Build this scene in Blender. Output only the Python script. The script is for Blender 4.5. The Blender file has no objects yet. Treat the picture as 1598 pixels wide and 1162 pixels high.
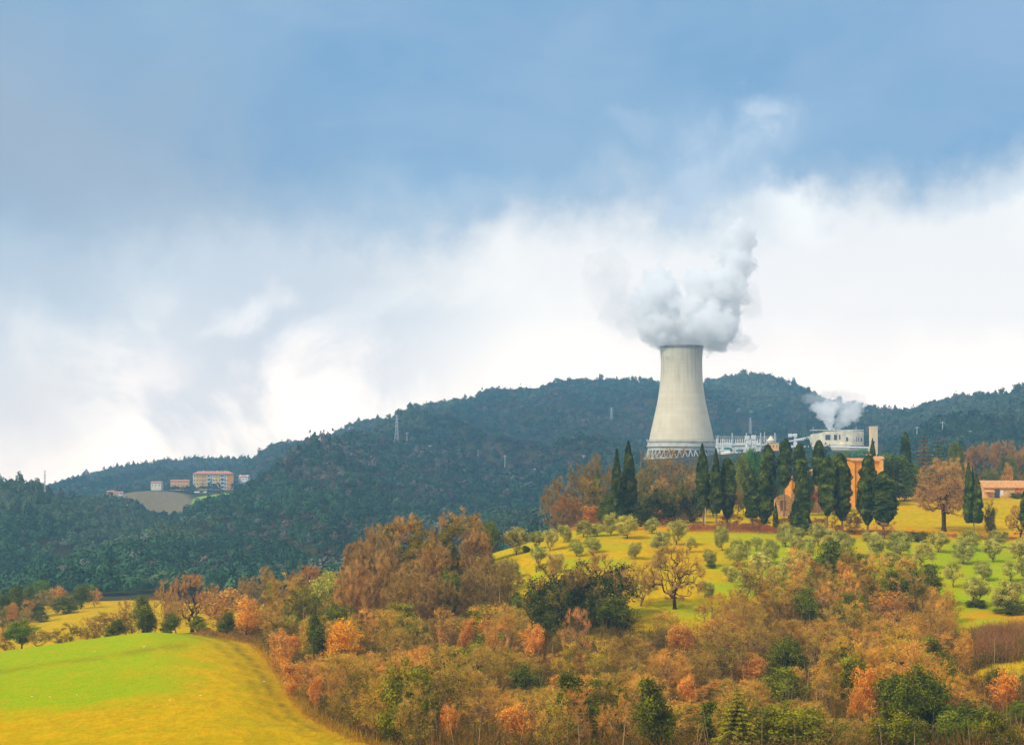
import bpy, math, random
import numpy as np
from mathutils import Vector

sc = bpy.context.scene
col = sc.collection
R = math.radians

# ------------------------------------------------------------------ camera, world, sun, exposure
F = 2600.0                      # focal length in pixels of the 1598 px wide photograph
HZ = 720.0                      # row of the true horizon
cam_d = bpy.data.cameras.new('camera')
cam = bpy.data.objects.new('camera', cam_d)
col.objects.link(cam)
cam.location = (0, 0, 0)
cam.rotation_euler = (R(90), 0, 0)
cam_d.sensor_width = 36
cam_d.lens = F / 1598 * 36
cam_d.shift_y = (HZ - 581) / 1598
cam_d.clip_start = 0.5
cam_d.clip_end = 20000
sc.camera = cam
sc.view_settings.view_transform = 'Standard'
sc.view_settings.look = 'None'
sc.view_settings.exposure = 0.3
sc.view_settings.gamma = 1.0
sc.cycles.volume_bounces = 8
sc.cycles.max_bounces = 18
sc.cycles.diffuse_bounces = 3
sc.cycles.transparent_max_bounces = 16
sc.cycles.use_denoising = True
sc.cycles.volume_step_rate = 1.0
sc.cycles.volume_max_steps = 400

SUN_EL, SUN_AZ = 42, 236        # azimuth clockwise from +Y: behind the camera, to the left
SUN_STR = 3.0
HAZE = 0.00024
HAZE_COL = (0.30, 0.62, 0.95)
sd = bpy.data.lights.new('sun', 'SUN')
sd.energy = SUN_STR
sd.angle = R(8)
sd.color = (1.0, 0.93, 0.80)
so = bpy.data.objects.new('sun', sd)
col.objects.link(so)
sv = Vector((math.sin(R(SUN_AZ)) * math.cos(R(SUN_EL)), math.cos(R(SUN_AZ)) * math.cos(R(SUN_EL)), math.sin(R(SUN_EL))))
so.rotation_euler = sv.to_track_quat('Z', 'Y').to_euler()
so.location = sv * 300


class NT:
    """small node tree writer"""
    def __init__(s, tree):
        s.t = tree
        s.t.nodes.clear()

    def n(s, typ, **kw):
        nd = s.t.nodes.new(typ)
        for k, v in kw.items():
            if k.startswith('i_'):
                s.put(nd, k[2:].replace('_', ' '), v)
            else:
                setattr(nd, k, v)
        return nd

    def put(s, nd, key, v):
        sock = nd.inputs[key]
        if isinstance(v, bpy.types.NodeSocket):
            s.t.links.new(v, sock)
        elif v is not None:
            if sock.type == 'RGBA' and len(v) == 3:
                v = (*v, 1)
            sock.default_value = v

    def m(s, op, a, b=None, c=None, clamp=False):
        nd = s.t.nodes.new('ShaderNodeMath')
        nd.operation = op
        nd.use_clamp = clamp
        for i, v in enumerate((a, b, c)):
            if v is not None:
                s.put(nd, i, v)
        return nd.outputs[0]

    def vm(s, op, a, b=None, scale=None):
        nd = s.t.nodes.new('ShaderNodeVectorMath')
        nd.operation = op
        s.put(nd, 0, a)
        if b is not None:
            s.put(nd, 1, b)
        if scale is not None:
            s.put(nd, 'Scale', scale)
        return nd.outputs['Value' if op in ('LENGTH', 'DOT_PRODUCT', 'DISTANCE') else 'Vector']

    def mix(s, f, a, b, blend='MIX'):
        nd = s.t.nodes.new('ShaderNodeMix')
        nd.data_type = 'RGBA'
        nd.blend_type = blend
        nd.clamp_factor = True
        s.put(nd, 0, f)
        s.put(nd, 6, a)
        s.put(nd, 7, b)
        return nd.outputs[2]

    def smooth(s, x, a, b, lo=0.0, hi=1.0):
        nd = s.t.nodes.new('ShaderNodeMapRange')
        nd.interpolation_type = 'SMOOTHSTEP'
        for k, v in (('Value', x), ('From Min', a), ('From Max', b), ('To Min', lo), ('To Max', hi)):
            s.put(nd, k, v)
        return nd.outputs[0]

    def noise(s, vec, scale, detail=4, rough=0.55, dist=0.0, color=False):
        nd = s.t.nodes.new('ShaderNodeTexNoise')
        s.put(nd, 'Vector', vec)
        s.put(nd, 'Scale', scale)
        s.put(nd, 'Detail', detail)
        s.put(nd, 'Roughness', rough)
        s.put(nd, 'Distortion', dist)
        return nd.outputs['Color' if color else 'Fac']


def lin(r, g, b):
    f = lambda c: (c / 255 / 12.92) if c / 255 <= 0.04045 else ((c / 255 + 0.055) / 1.055) ** 2.4
    return (f(r), f(g), f(b))


# --- the sky: Nishita blue behind cloud banks laid out by azimuth and elevation
world = bpy.data.worlds.new("World")
sc.world = world
world.use_nodes = True
W = NT(world.node_tree)
out = W.n('ShaderNodeOutputWorld')
bg = W.n('ShaderNodeBackground')
W.t.links.new(bg.outputs[0], out.inputs[0])
tc = W.n('ShaderNodeTexCoord').outputs['Generated']
sky = W.n('ShaderNodeTexSky', sky_type='NISHITA', sun_disc=False, sun_elevation=R(SUN_EL), sun_rotation=R(SUN_AZ),
          air_density=1.0, dust_density=0.6)
skyc = W.vm('SCALE', sky.outputs[0], scale=0.12)
sep = W.n('ShaderNodeSeparateXYZ')
W.put(sep, 0, tc)
az = W.m('ARCTAN2', sep.outputs[0], sep.outputs[1])
el = W.m('ARCSINE', sep.outputs[2])
# warped sky coordinates (units: 1000 = 0.385 rad)
n1 = W.noise(tc, 4.0, 5, 0.55)
n2 = W.noise(W.vm('ADD', tc, (5.3, 1.7, 2.9)), 4.0, 5, 0.55)
n3 = W.noise(W.vm('ADD', tc, (1.3, 9.7, 4.9)), 14.0, 6, 0.6)
n4 = W.noise(W.vm('ADD', tc, (7.3, 3.7, 8.9)), 16.0, 6, 0.6)
PX0 = W.m('MULTIPLY_ADD', az, F, 799.0)
RW0 = W.m('MULTIPLY_ADD', el, -F, HZ)


def warp(base, a, ka, b, kb):
    x = W.m('MULTIPLY_ADD', W.m('SUBTRACT', a, 0.5), ka, base)
    return W.m('MULTIPLY_ADD', W.m('SUBTRACT', b, 0.5), kb, x)


PX = warp(PX0, n1, 300, n3, 200)
RW = warp(RW0, n2, 240, n4, 190)


def blob(cx, cy, rx, ry, ang=0, soft=1.0, hard=0.0):
    dx = W.m('SUBTRACT', PX, cx)
    dy = W.m('SUBTRACT', RW, cy)
    if ang:
        c, s_ = math.cos(R(ang)), math.sin(R(ang))
        ux = W.m('ADD', W.m('MULTIPLY', dx, c), W.m('MULTIPLY', dy, s_))
        uy = W.m('SUBTRACT', W.m('MULTIPLY', dy, c), W.m('MULTIPLY', dx, s_))
    else:
        ux, uy = dx, dy
    ux = W.m('MULTIPLY', ux, 1 / rx)
    uy = W.m('MULTIPLY', uy, 1 / ry)
    d = W.m('SQRT', W.m('ADD', W.m('MULTIPLY', ux, ux), W.m('MULTIPLY', uy, uy)))
    return W.smooth(d, 1.0, hard, 0.0, soft)


BLUE = lin(102, 146, 188)
BLUE2 = lin(130, 162, 192)
GREYB = lin(152, 164, 181)
LAV = lin(178, 196, 218)
LGREY = lin(184, 194, 206)
WHITE = tuple(v * 1.0 for v in lin(252, 248, 240))
c = W.mix(W.smooth(W.noise(tc, 5.0, 4), 0.36, 0.64), BLUE, BLUE2)
c = W.mix(0.12, c, skyc)
stk = W.smooth(W.noise(W.vm('MULTIPLY', tc, (1, 1, 2.4)), 6.5, 6, 0.6, 0.5), 0.42, 0.66)
c = W.mix(W.m('MULTIPLY', stk, 0.35), c, lin(150, 174, 200))
c = W.mix(blob(1590, 60, 480, 260, 20, 0.6), c, lin(140, 166, 198))
c = W.mix(blob(40, 190, 620, 280, 12, 0.9), c, GREYB)
c = W.mix(blob(330, 350, 480, 190, 14, 0.9), c, lin(162, 174, 188))
c = W.mix(blob(640, 330, 330, 90, 0, 0.5), c, lin(150, 180, 208))
c = W.mix(blob(1120, 240, 330, 110, -20, 0.3), c, LAV)
# cloud bank: row of its upper edge as a function of azimuth
edge = W.m('ADD', W.smooth(PX0, 60.0, 460.0, 385.0, 425.0), W.m('MULTIPLY', W.m('SUBTRACT', PX0, 400.0), -0.125))
below = W.m('SUBTRACT', RW, edge)
wide = W.smooth(PX0, 300.0, 900.0, 165.0, 58.0)
tt = W.m('DIVIDE', below, wide)
bank = W.smooth(tt, -0.75, 1.0)
wh = W.mix(W.smooth(W.noise(W.vm('ADD', tc, (2, 4, 1)), 7.0, 5, 0.5), 0.42, 0.60), WHITE, tuple(v * 0.95 for v in lin(248, 244, 240)))
c = W.mix(W.smooth(tt, -1.3, 0.4), c, LGREY)
c = W.mix(bank, c, wh)
for (x, y, rx, ry, a, k, colr) in (
        (700, 340, 420, 45, -10, 0.45, lin(168, 188, 206)), (1560, 300, 200, 50, -5, 0.5, lin(190, 205, 220)),
        (30, 610, 260, 230, 20, 0.75, lin(184, 190, 200)), (70, 400, 200, 110, 25, 0.7, lin(172, 184, 198)),
        (420, 420, 330, 80, 12, 0.6, lin(205, 212, 221)), (300, 640, 110, 50, 10, 0.55, lin(214, 219, 227)),
        (170, 640, 80, 60, 0, 0.4, lin(218, 221, 228)), (420, 545, 70, 40, -20, 0.5, lin(216, 221, 228)), (640, 470, 170, 55, 10, 0.35, lin(222, 226, 230)),
        (640, 560, 260, 110, -30, 0.5, lin(232, 235, 238)), (1120, 330, 300, 60, 0, 0.25, lin(226, 230, 232))):
    c = W.mix(blob(x, y, rx, ry, a, k), c, colr)
bil = W.smooth(W.noise(W.vm('ADD', tc, (3, 8, 5)), 9.0, 6, 0.55, 0.4), 0.44, 0.60)
lm = W.smooth(PX0, 900.0, 450.0)
c = W.mix(W.m('MULTIPLY', W.m('MULTIPLY', bil, lm), W.m('MULTIPLY', bank, 0.75)), c, lin(182, 190, 202))
c = W.mix(blob(230, 560, 110, 70, 0, 0.5), c, lin(250, 244, 240))
c = W.mix(blob(400, 490, 90, 40, -25, 0.6), c, lin(250, 247, 243))
c = W.mix(blob(1215, 322, 130, 50, 15, 0.45), c, (1.25, 1.18, 1.08, 1))
# thin wisps of old steam
rag = W.smooth(W.noise(W.vm('ADD', tc, (4, 2, 6)), 22.0, 6, 0.6, 0.6), 0.40, 0.60)
wsp = W.m('MAXIMUM', blob(1185, 195, 75, 80, 30, 0.85, 0.3), blob(1100, 265, 150, 70, -28, 0.75, 0.3))
wsp = W.m('MAXIMUM', wsp, blob(960, 235, 60, 40, 0, 0.6, 0.2))
c = W.mix(W.m('MULTIPLY', wsp, W.m('MULTIPLY_ADD', rag, 0.65, 0.35)), c, lin(190, 204, 220))
c = W.mix(1.0, c, W.mix(W.smooth(el, 0.16, 0.0), (1, 1, 1), (1.72, 1.47, 1.25)), 'MULTIPLY')
# high overhead the cloud closes to an even pale layer
c = W.mix(W.smooth(el, 0.30, 0.75), c, lin(208, 214, 224))
W.put(bg, 'Color', c)
W.put(bg, 'Strength', 1.0)
world.cycles.sampling_method = 'MANUAL'
world.cycles.sample_map_resolution = 512

# ------------------------------------------------------------------ numeric helpers


def vnoise(x, y, seed=0):
    ix = np.floor(x).astype(np.int64)
    iy = np.floor(y).astype(np.int64)
    fx = x - ix
    fy = y - iy
    fx = fx * fx * fx * (fx * (fx * 6 - 15) + 10)
    fy = fy * fy * fy * (fy * (fy * 6 - 15) + 10)

    def h(a, b):
        v = (a * 374761393 + b * 668265263 + seed * 974634777) & 0xffffffff
        v = ((v ^ (v >> 13)) * 1274126177) & 0xffffffff
        return ((v ^ (v >> 16)) & 0xffff) / 65535.0
    return ((h(ix, iy) * (1 - fx) + h(ix + 1, iy) * fx) * (1 - fy) + (h(ix, iy + 1) * (1 - fx) + h(ix + 1, iy + 1) * fx) * fy)


def fbm(x, y, seed=0, octv=4):
    s, a, t = 0, 1, 0
    for k in range(octv):
        s = s + a * vnoise(x * 2 ** k, y * 2 ** k, seed + k)
        t += a
        a *= 0.5
    return s / t


# ------------------------------------------------------------------ terrain: profiles (distance, row seen) per azimuth column
PROF = {
    -500: [(150, 1170), (275, 1030), (300, 1035), (480, 965), (640, 940), (800, 860), (1000, 745), (1200, 790), (2100, 790)],
    0: [(150, 1165), (200, 1085), (250, 1030), (275, 1013), (300, 1020), (330, 1017), (360, 1003), (430, 975), (480, 956), (560, 946), (640, 925), (700, 928), (800, 868), (900, 812), (1000, 757), (1200, 790), (1500, 785), (2100, 785)],
    60: [(150, 1165), (200, 1080), (250, 1023), (274, 1006), (300, 1014), (330, 1010), (360, 995), (430, 965), (480, 948), (560, 938), (660, 907), (730, 922), (810, 868), (900, 815), (1000, 757), (1200, 790), (1500, 782), (2100, 765)],
    130: [(150, 1165), (200, 1075), (250, 1015), (272, 997), (300, 1005), (330, 1000), (400, 966), (480, 939), (540, 936), (600, 920), (700, 882), (780, 905), (860, 862), (1000, 790), (1060, 775), (1250, 800), (1500, 790), (2100, 742)],
    200: [(150, 1165), (200, 1072), (250, 1007), (270, 989), (300, 997), (340, 992), (400, 962), (480, 937), (540, 936), (620, 915), (780, 848), (880, 878), (980, 830), (1100, 792), (1220, 800), (1370, 766), (1500, 768), (1700, 768), (2100, 732)],
    250: [(150, 1165), (200, 1070), (250, 1001), (268, 985), (300, 992), (340, 986), (400, 962), (480, 938), (620, 918), (860, 824), (970, 852), (1100, 818), (1200, 806), (1290, 795), (1400, 764), (1500, 766), (1700, 765), (2100, 726)],
    320: [(150, 1167), (200, 1072), (250, 1006), (270, 992), (300, 985), (340, 985), (400, 965), (520, 940), (640, 915), (800, 860), (960, 793), (1060, 818), (1150, 804), (1300, 790), (1400, 777), (1480, 763), (1560, 761), (1750, 762), (2100, 719)],
    380: [(150, 1170), (200, 1080), (250, 1020), (270, 1003), (300, 980), (340, 972), (400, 962), (520, 945), (640, 915), (800, 860), (950, 792), (1030, 761), (1150, 785), (1300, 785), (1480, 765), (1560, 757), (1750, 755), (2100, 713)],
    440: [(150, 1178), (200, 1100), (240, 1050), (270, 1005), (300, 968), (340, 945), (400, 945), (520, 930), (640, 905), (800, 845), (950, 770), (1080, 724), (1250, 760), (1500, 755), (2100, 706)],
    500: [(150, 1185), (200, 1112), (240, 1050), (270, 1000), (300, 962), (340, 930), (400, 935), (520, 918), (640, 895), (800, 838), (950, 765), (1120, 694), (1400, 730), (2100, 720)],
    570: [(150, 1190), (200, 1115), (240, 1045), (270, 985), (300, 940), (335, 905), (400, 920), (520, 912), (640, 892), (800, 843), (1000, 760), (1250, 683), (1300, 677), (1600, 710), (2100, 730)],
    600: [(150, 1190), (200, 1115), (240, 1045), (270, 978), (300, 925), (330, 893), (360, 895), (400, 908), (500, 915), (650, 893), (800, 850), (1000, 780), (1250, 707), (1450, 662), (1800, 700)],
    640: [(150, 1190), (200, 1112), (240, 1040), (270, 972), (300, 918), (330, 888), (360, 890), (400, 905), (500, 908), (650, 888), (800, 848), (1000, 782), (1250, 710), (1500, 644), (1900, 690)],
    700: [(150, 1190), (200, 1110), (240, 1038), (270, 968), (300, 905), (325, 878), (350, 878), (400, 895), (500, 898), (650, 880), (800, 845), (1000, 788), (1300, 712), (1600, 645), (1650, 637), (2000, 680)],
    760: [(150, 1190), (200, 1108), (240, 1033), (270, 965), (290, 915), (310, 882), (330, 869), (345, 866), (400, 882), (500, 888), (650, 872), (800, 842), (1000, 790), (1300, 722), (1600, 658), (1750, 631), (2100, 670)],
    830: [(150, 1190), (195, 1115), (230, 1040), (260, 968), (285, 905), (308, 868), (328, 850), (345, 846), (400, 858), (500, 865), (650, 855), (800, 825), (1000, 778), (1300, 718), (1600, 655), (1850, 620), (2300, 660)],
    900: [(150, 1190), (190, 1120), (225, 1045), (255, 975), (280, 908), (305, 865), (330, 836), (350, 823), (370, 817), (430, 822), (520, 832), (650, 826), (800, 800), (1000, 765), (1300, 715), (1600, 655), (1900, 609), (2300, 650)],
    980: [(150, 1195), (190, 1120), (225, 1042), (255, 972), (280, 908), (305, 866), (330, 837), (350, 821), (375, 811), (430, 805), (520, 800), (700, 775), (900, 745), (1100, 722), (1300, 715), (1450, 695), (1700, 648), (1950, 611), (2400, 650)],
    1060: [(150, 1200), (190, 1120), (225, 1040), (255, 970), (280, 910), (305, 869), (330, 840), (350, 822), (380, 808), (430, 795), (520, 780), (700, 755), (900, 730), (1100, 714), (1300, 713), (1450, 700), (1700, 650), (2000, 609), (2400, 650)],
    1160: [(150, 1200), (190, 1120), (225, 1042), (255, 973), (280, 913), (305, 871), (330, 843), (350, 825), (380, 810), (430, 796), (520, 778), (700, 748), (900, 720), (1100, 706), (1300, 704), (1450, 692), (1700, 640), (2000, 589), (2400, 640)],
    1230: [(150, 1200), (190, 1120), (225, 1042), (255, 975), (280, 918), (305, 874), (330, 845), (350, 827), (380, 812), (420, 798), (500, 775), (700, 745), (900, 714), (1000, 703), (1300, 700), (1450, 688), (1700, 640), (1980, 597), (2400, 650)],
    1300: [(150, 1200), (190, 1118), (225, 1042), (255, 978), (280, 922), (305, 877), (333, 846), (352, 829), (380, 812), (420, 795), (470, 778), (700, 748), (900, 716), (980, 704), (1250, 700), (1500, 672), (1900, 625), (2300, 660)],
    1400: [(150, 1200), (190, 1110), (225, 1040), (250, 987), (275, 935), (305, 881), (335, 846), (355, 829), (380, 812), (420, 790), (450, 779), (520, 772), (700, 757), (900, 735), (1100, 710), (1400, 682), (1800, 652), (2200, 680)],
    1500: [(150, 1185), (190, 1100), (225, 1038), (250, 990), (275, 940), (305, 886), (335, 849), (360, 830), (400, 804), (440, 783), (470, 775), (600, 763), (800, 738), (1100, 705), (1400, 660), (1600, 629), (2000, 670)],
    1598: [(150, 1180), (190, 1095), (225, 1032), (250, 987), (275, 942), (305, 890), (335, 855), (365, 832), (400, 808), (440, 786), (470, 776), (600, 760), (800, 733), (1100, 690), (1400, 625), (1500, 605), (1900, 650)],
    2100: [(150, 1180), (190, 1095), (225, 1030), (250, 985), (275, 940), (305, 890), (335, 855), (365, 832), (400, 808), (440, 786), (470, 776), (600, 750), (800, 715), (1100, 660), (1500, 585), (1900, 640)],
}
GY = np.concatenate([np.arange(-120, 150, 15), np.arange(150, 520, 2.5), np.arange(520, 1400, 10), np.arange(1400, 2421, 20)]).astype(float)
GP = np.concatenate([np.arange(-1500, -300, 60), np.arange(-300, 1900, 10), np.arange(1900, 3100, 60)]).astype(float)
ckeys = sorted(PROF)
ztab = []
for k in ckeys:
    pr = list(PROF[k])
    ys = [-120, 0, 10, 40, 100] + [p[0] for p in pr] + [2700, 3300]
    zs = [0.5, -1.8, -3.3, -9.5, -21.5] + [(HZ - p[1]) / F * p[0] for p in pr]
    zs += [min(zs[-1], (HZ - 800) / F * 2700), (HZ - 810) / F * 3300]
    ztab.append(np.interp(GY, ys, zs))
ztab = np.array(ztab)
ZG = np.stack([np.interp(GP, ckeys, ztab[:, j]) for j in range(len(GY))], 1)


def blur(a, axis, k):
    ker = np.hanning(2 * k + 3)[1:-1]
    ker /= ker.sum()
    pad = [(0, 0), (0, 0)]
    pad[axis] = (k, k)
    b = np.pad(a, pad, mode='edge')
    return np.apply_along_axis(lambda v: np.convolve(v, ker, 'valid'), axis, b)


ZG = blur(blur(ZG, 0, 3), 1, 3)
GX = (GP[:, None] - 799) / F * np.maximum(GY, 150)[None, :]
YY = np.broadcast_to(GY[None, :], ZG.shape)
near = (fbm(GX / 22, YY / 22, 3) - 0.5) * 0.9 + (fbm(GX / 5, YY / 5, 8, 2) - 0.5) * 0.22
far = (fbm(GX / 170, YY / 300, 11, 3) - 0.5) * 34 + (1 - np.abs(fbm((GX + 0.5 * YY) / 120, YY / 500, 21, 2) * 2 - 1) - 0.7) * 26
fm = np.clip((YY - 640) / 260, 0, 1)
gp = GP[:, None]
# keep the works plateau and the village knoll calm
yr_ = GY[np.argmax(np.where(GY[None, :] > 800, ZG / np.maximum(GY[None, :], 60), -9), 1)][:, None]
far = far * np.where(np.abs(gp) < 9999, np.clip(np.abs(YY - yr_) / 260, 0.3, 1), 1) * 2.5
calm = np.clip((np.abs(gp - 1190) - 200) / 80, 0, 1)
calm = np.where(YY > 1380, 1, calm)
calm2 = np.clip(((np.abs(gp - 280) - 130) / 60), 0, 1)
calm2 = np.where((YY < 1180) | (YY > 1700), 1, calm2)
far = far * np.minimum(calm, calm2) * np.clip((YY / 2000), 0.3, 1) * (0.35 + 0.65 * np.clip((gp - 380) / 200, 0, 1))
ZG = ZG + near * np.clip((YY - 100) / 60, 0, 1) * np.clip((620 - YY) / 100, 0.4, 1) + far * fm


def height(px, y):
    px = np.asarray(px, float)
    y = np.asarray(y, float)
    i = np.clip(np.searchsorted(GP, px) - 1, 0, len(GP) - 2)
    j = np.clip(np.searchsorted(GY, y) - 1, 0, len(GY) - 2)
    u = np.clip((px - GP[i]) / (GP[i + 1] - GP[i]), 0, 1)
    v = np.clip((y - GY[j]) / (GY[j + 1] - GY[j]), 0, 1)
    return (ZG[i, j] * (1 - u) + ZG[i + 1, j] * u) * (1 - v) + (ZG[i, j + 1] * (1 - u) + ZG[i + 1, j + 1] * u) * v


def gz(x, y):
    return float(height(799 + F * x / max(y, 150), y))


def hit(px, row, ymin=150, ymax=2600):
    """distance at which the ground is met looking along (px,row)"""
    ys = np.arange(ymin, ymax, 0.5)
    r = HZ - height(np.full(ys.shape, float(px)), ys) / ys * F
    k = np.nonzero(r <= row)[0]
    return float(ys[k[0]]) if len(k) else float(ys[-1])


def wx(px, y):
    return (px - 799) / F * y


def wz(row, y):
    return (HZ - row) / F * y


# ------------------------------------------------------------------ object helpers
def link(o, parent=None):
    col.objects.link(o)
    if parent is not None:
        o.parent = parent
    return o


def tag(o, label=None, cat=None, group=None, kind=None):
    for k, v in (('label', label), ('category', cat), ('group', group), ('kind', kind)):
        if v:
            o[k] = v
    return o


def empty(name, loc, rz=0, label=None, cat=None, group=None):
    o = bpy.data.objects.new(name, None)
    o.empty_display_size = 0.5
    o.location = loc
    o.rotation_euler = (0, 0, rz)
    link(o)
    return tag(o, label, cat, group)


def mesh_np(name, V, faces, mats, tone=None, smooth=False, matidx=None):
    """V (n,3); faces = list of (m,k) index arrays"""
    me = bpy.data.meshes.new(name)
    V = np.asarray(V, np.float32)
    me.vertices.add(len(V))
    me.vertices.foreach_set('co', V.ravel())
    sizes = np.concatenate([np.full(len(f), f.shape[1], np.int32) for f in faces])
    idx = np.concatenate([f.ravel() for f in faces]).astype(np.int32)
    me.loops.add(len(idx))
    me.loops.foreach_set('vertex_index', idx)
    me.polygons.add(len(sizes))
    st = np.concatenate([[0], np.cumsum(sizes)[:-1]]).astype(np.int32)
    me.polygons.foreach_set('loop_start', st)
    me.polygons.foreach_set('loop_total', sizes)
    if matidx is not None:
        me.polygons.foreach_set('material_index', np.asarray(matidx, np.int32))
    if smooth:
        me.polygons.foreach_set('use_smooth', np.ones(len(sizes), bool))
    if tone is not None:
        for nm, arr in tone.items():
            a = np.asarray(arr, np.float32)
            if a.ndim == 1:
                at = me.attributes.new(nm, 'FLOAT', 'POINT')
                at.data.foreach_set('value', a)
            else:
                at = me.attributes.new(nm, 'FLOAT_COLOR', 'POINT')
                at.data.foreach_set('color', np.concatenate([a, np.ones((len(a), 1), np.float32)], 1).ravel())
    me.update(calc_edges=True)
    for m_ in (mats if isinstance(mats, (list, tuple)) else [mats]):
        me.materials.append(m_)
    return me


class MB:
    """collects boxes, bars, lathes into one mesh"""
    def __init__(s):
        s.V, s.Fc = [], []

    def poly(s, vs, fs):
        b = len(s.V)
        s.V += [tuple(v) for v in vs]
        s.Fc += [tuple(b + i for i in f) for f in fs]
        return s

    def box(s, x0, x1, y0, y1, z0, z1):
        return s.poly([(x0, y0, z0), (x1, y0, z0), (x1, y1, z0), (x0, y1, z0), (x0, y0, z1), (x1, y0, z1), (x1, y1, z1), (x0, y1, z1)],
                      [(0, 3, 2, 1), (4, 5, 6, 7), (0, 1, 5, 4), (1, 2, 6, 5), (2, 3, 7, 6), (3, 0, 4, 7)])

    def bar(s, a, b, r, r2=None, n=6, cap=True):
        a, b = Vector(a), Vector(b)
        d = (b - a).normalized()
        u = d.orthogonal().normalized()
        w = d.cross(u)
        r2 = r if r2 is None else r2
        vs = []
        for p, rr in ((a, r), (b, r2)):
            for k in range(n):
                t = 2 * math.pi * k / n
                vs.append(p + (u * math.cos(t) + w * math.sin(t)) * rr)
        fs = [(k, (k + 1) % n, n + (k + 1) % n, n + k) for k in range(n)]
        if cap:
            fs += [tuple(range(n))[::-1], tuple(range(n, 2 * n))]
        return s.poly(vs, fs)

    def path(s, pts, r, n=6):
        for a, b in zip(pts[:-1], pts[1:]):
            s.bar(a, b, r, n=n)
        return s

    def lathe(s, prof, n=48, c=(0, 0), closed=False):
        vs, fs = [], []
        for (r, z) in prof:
            for k in range(n):
                t = 2 * math.pi * k / n
                vs.append((c[0] + r * math.cos(t), c[1] + r * math.sin(t), z))
        m_ = len(prof)
        for i in range(m_ - 1 + (1 if closed else 0)):
            i2 = (i + 1) % m_
            for k in range(n):
                k2 = (k + 1) % n
                fs.append((i * n + k, i * n + k2, i2 * n + k2, i2 * n + k))
        return s.poly(vs, fs)

    def build(s, name, mat, parent=None, smooth=False):
        me = bpy.data.meshes.new(name)
        me.from_pydata(s.V, [], s.Fc)
        me.materials.append(mat)
        if smooth:
            for p in me.polygons:
                p.use_smooth = True
        me.update()
        return link(bpy.data.objects.new(name, me), parent)


# ------------------------------------------------------------------ materials
def mat_new(name):
    m_ = bpy.data.materials.new(name)
    m_.use_nodes = True
    return m_, NT(m_.node_tree)


def mat_plain(name, base, var=0.12, scale=3.0, rough=0.85, bump=0.0, streak=0.0, metal=0.0):
    m_, T = mat_new(name)
    o = T.n('ShaderNodeOutputMaterial')
    b = T.n('ShaderNodeBsdfPrincipled', i_Roughness=rough, i_Metallic=metal)
    pos = T.n('ShaderNodeTexCoord').outputs['Object']
    nz = T.noise(pos, scale, 5, 0.6)
    dark = tuple(v * (1 - var * 2.2) for v in base)
    c_ = T.mix(T.smooth(nz, 0.3, 0.7), dark, tuple(min(1, v * (1 + var)) for v in base))
    if streak:
        mp = T.vm('MULTIPLY', pos, (1.0, 1.0, 0.08))
        c_ = T.mix(T.m('MULTIPLY', T.smooth(T.noise(mp, scale * 1.7, 4), 0.5, 0.75), streak), c_, tuple(v * 0.45 for v in base))
    T.put(b, 'Base Color', c_)
    if bump:
        bp = T.n('ShaderNodeBump', i_Strength=bump, i_Height=T.noise(pos, scale * 6, 4))
        T.put(b, 'Normal', bp.outputs[0])
    T.t.links.new(b.outputs[0], o.inputs[0])
    return m_


def mat_leaf(name, c0, c1, trans=0.3, vcol=False, rough=0.7):
    """foliage: colour between c0 and c1 by the tone stored on the mesh, tinted per plant by the object colour"""
    m_, T = mat_new(name)
    o = T.n('ShaderNodeOutputMaterial')
    if vcol:
        at = T.n('ShaderNodeAttribute', attribute_name='tint')
        c_ = at.outputs['Color']
    else:
        at = T.n('ShaderNodeAttribute', attribute_name='tone')
        c_ = T.mix(at.outputs['Fac'], c0, c1)
        oi = T.n('ShaderNodeObjectInfo')
        c_ = T.mix(1.0, c_, oi.outputs['Color'], 'MULTIPLY')
    d = T.n('ShaderNodeBsdfDiffuse', i_Color=c_)
    if trans:
        tr = T.n('ShaderNodeBsdfTranslucent', i_Color=c_)
        mx = T.n('ShaderNodeMixShader', i_Fac=trans)
        T.t.links.new(d.outputs[0], mx.inputs[1])
        T.t.links.new(tr.outputs[0], mx.inputs[2])
        T.t.links.new(mx.outputs[0], o.inputs[0])
    else:
        T.t.links.new(d.outputs[0], o.inputs[0])
    return m_


M = {}
M['bark'] = mat_leaf('bark', lin(110, 84, 60), lin(160, 130, 96), 0)
M['bark_dark'] = mat_leaf('bark_dark', lin(50, 38, 28), lin(92, 70, 50), 0)
M['twig'] = mat_leaf('twig', lin(122, 88, 36), lin(242, 194, 96), 0.25)
M['russet'] = mat_leaf('russet', lin(204, 126, 34), lin(254, 192, 92), 0.3)
M['holm'] = mat_leaf('holm', lin(52, 62, 14), lin(166, 160, 36), 0.3)
M['ivy'] = mat_leaf('ivy', lin(44, 62, 20), lin(108, 126, 36), 0.25)
M['olive'] = mat_leaf('olive', lin(122, 118, 34), lin(236, 224, 104), 0.3)
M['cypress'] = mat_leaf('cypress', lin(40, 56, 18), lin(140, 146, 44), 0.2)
M['pine'] = mat_leaf('pine', lin(80, 92, 20), lin(156, 162, 46), 0.2)
M['brush'] = mat_leaf('brush', None, None, 0.2, vcol=True)
M['forest'] = mat_leaf('forest', None, None, 0.0, vcol=True)


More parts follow.
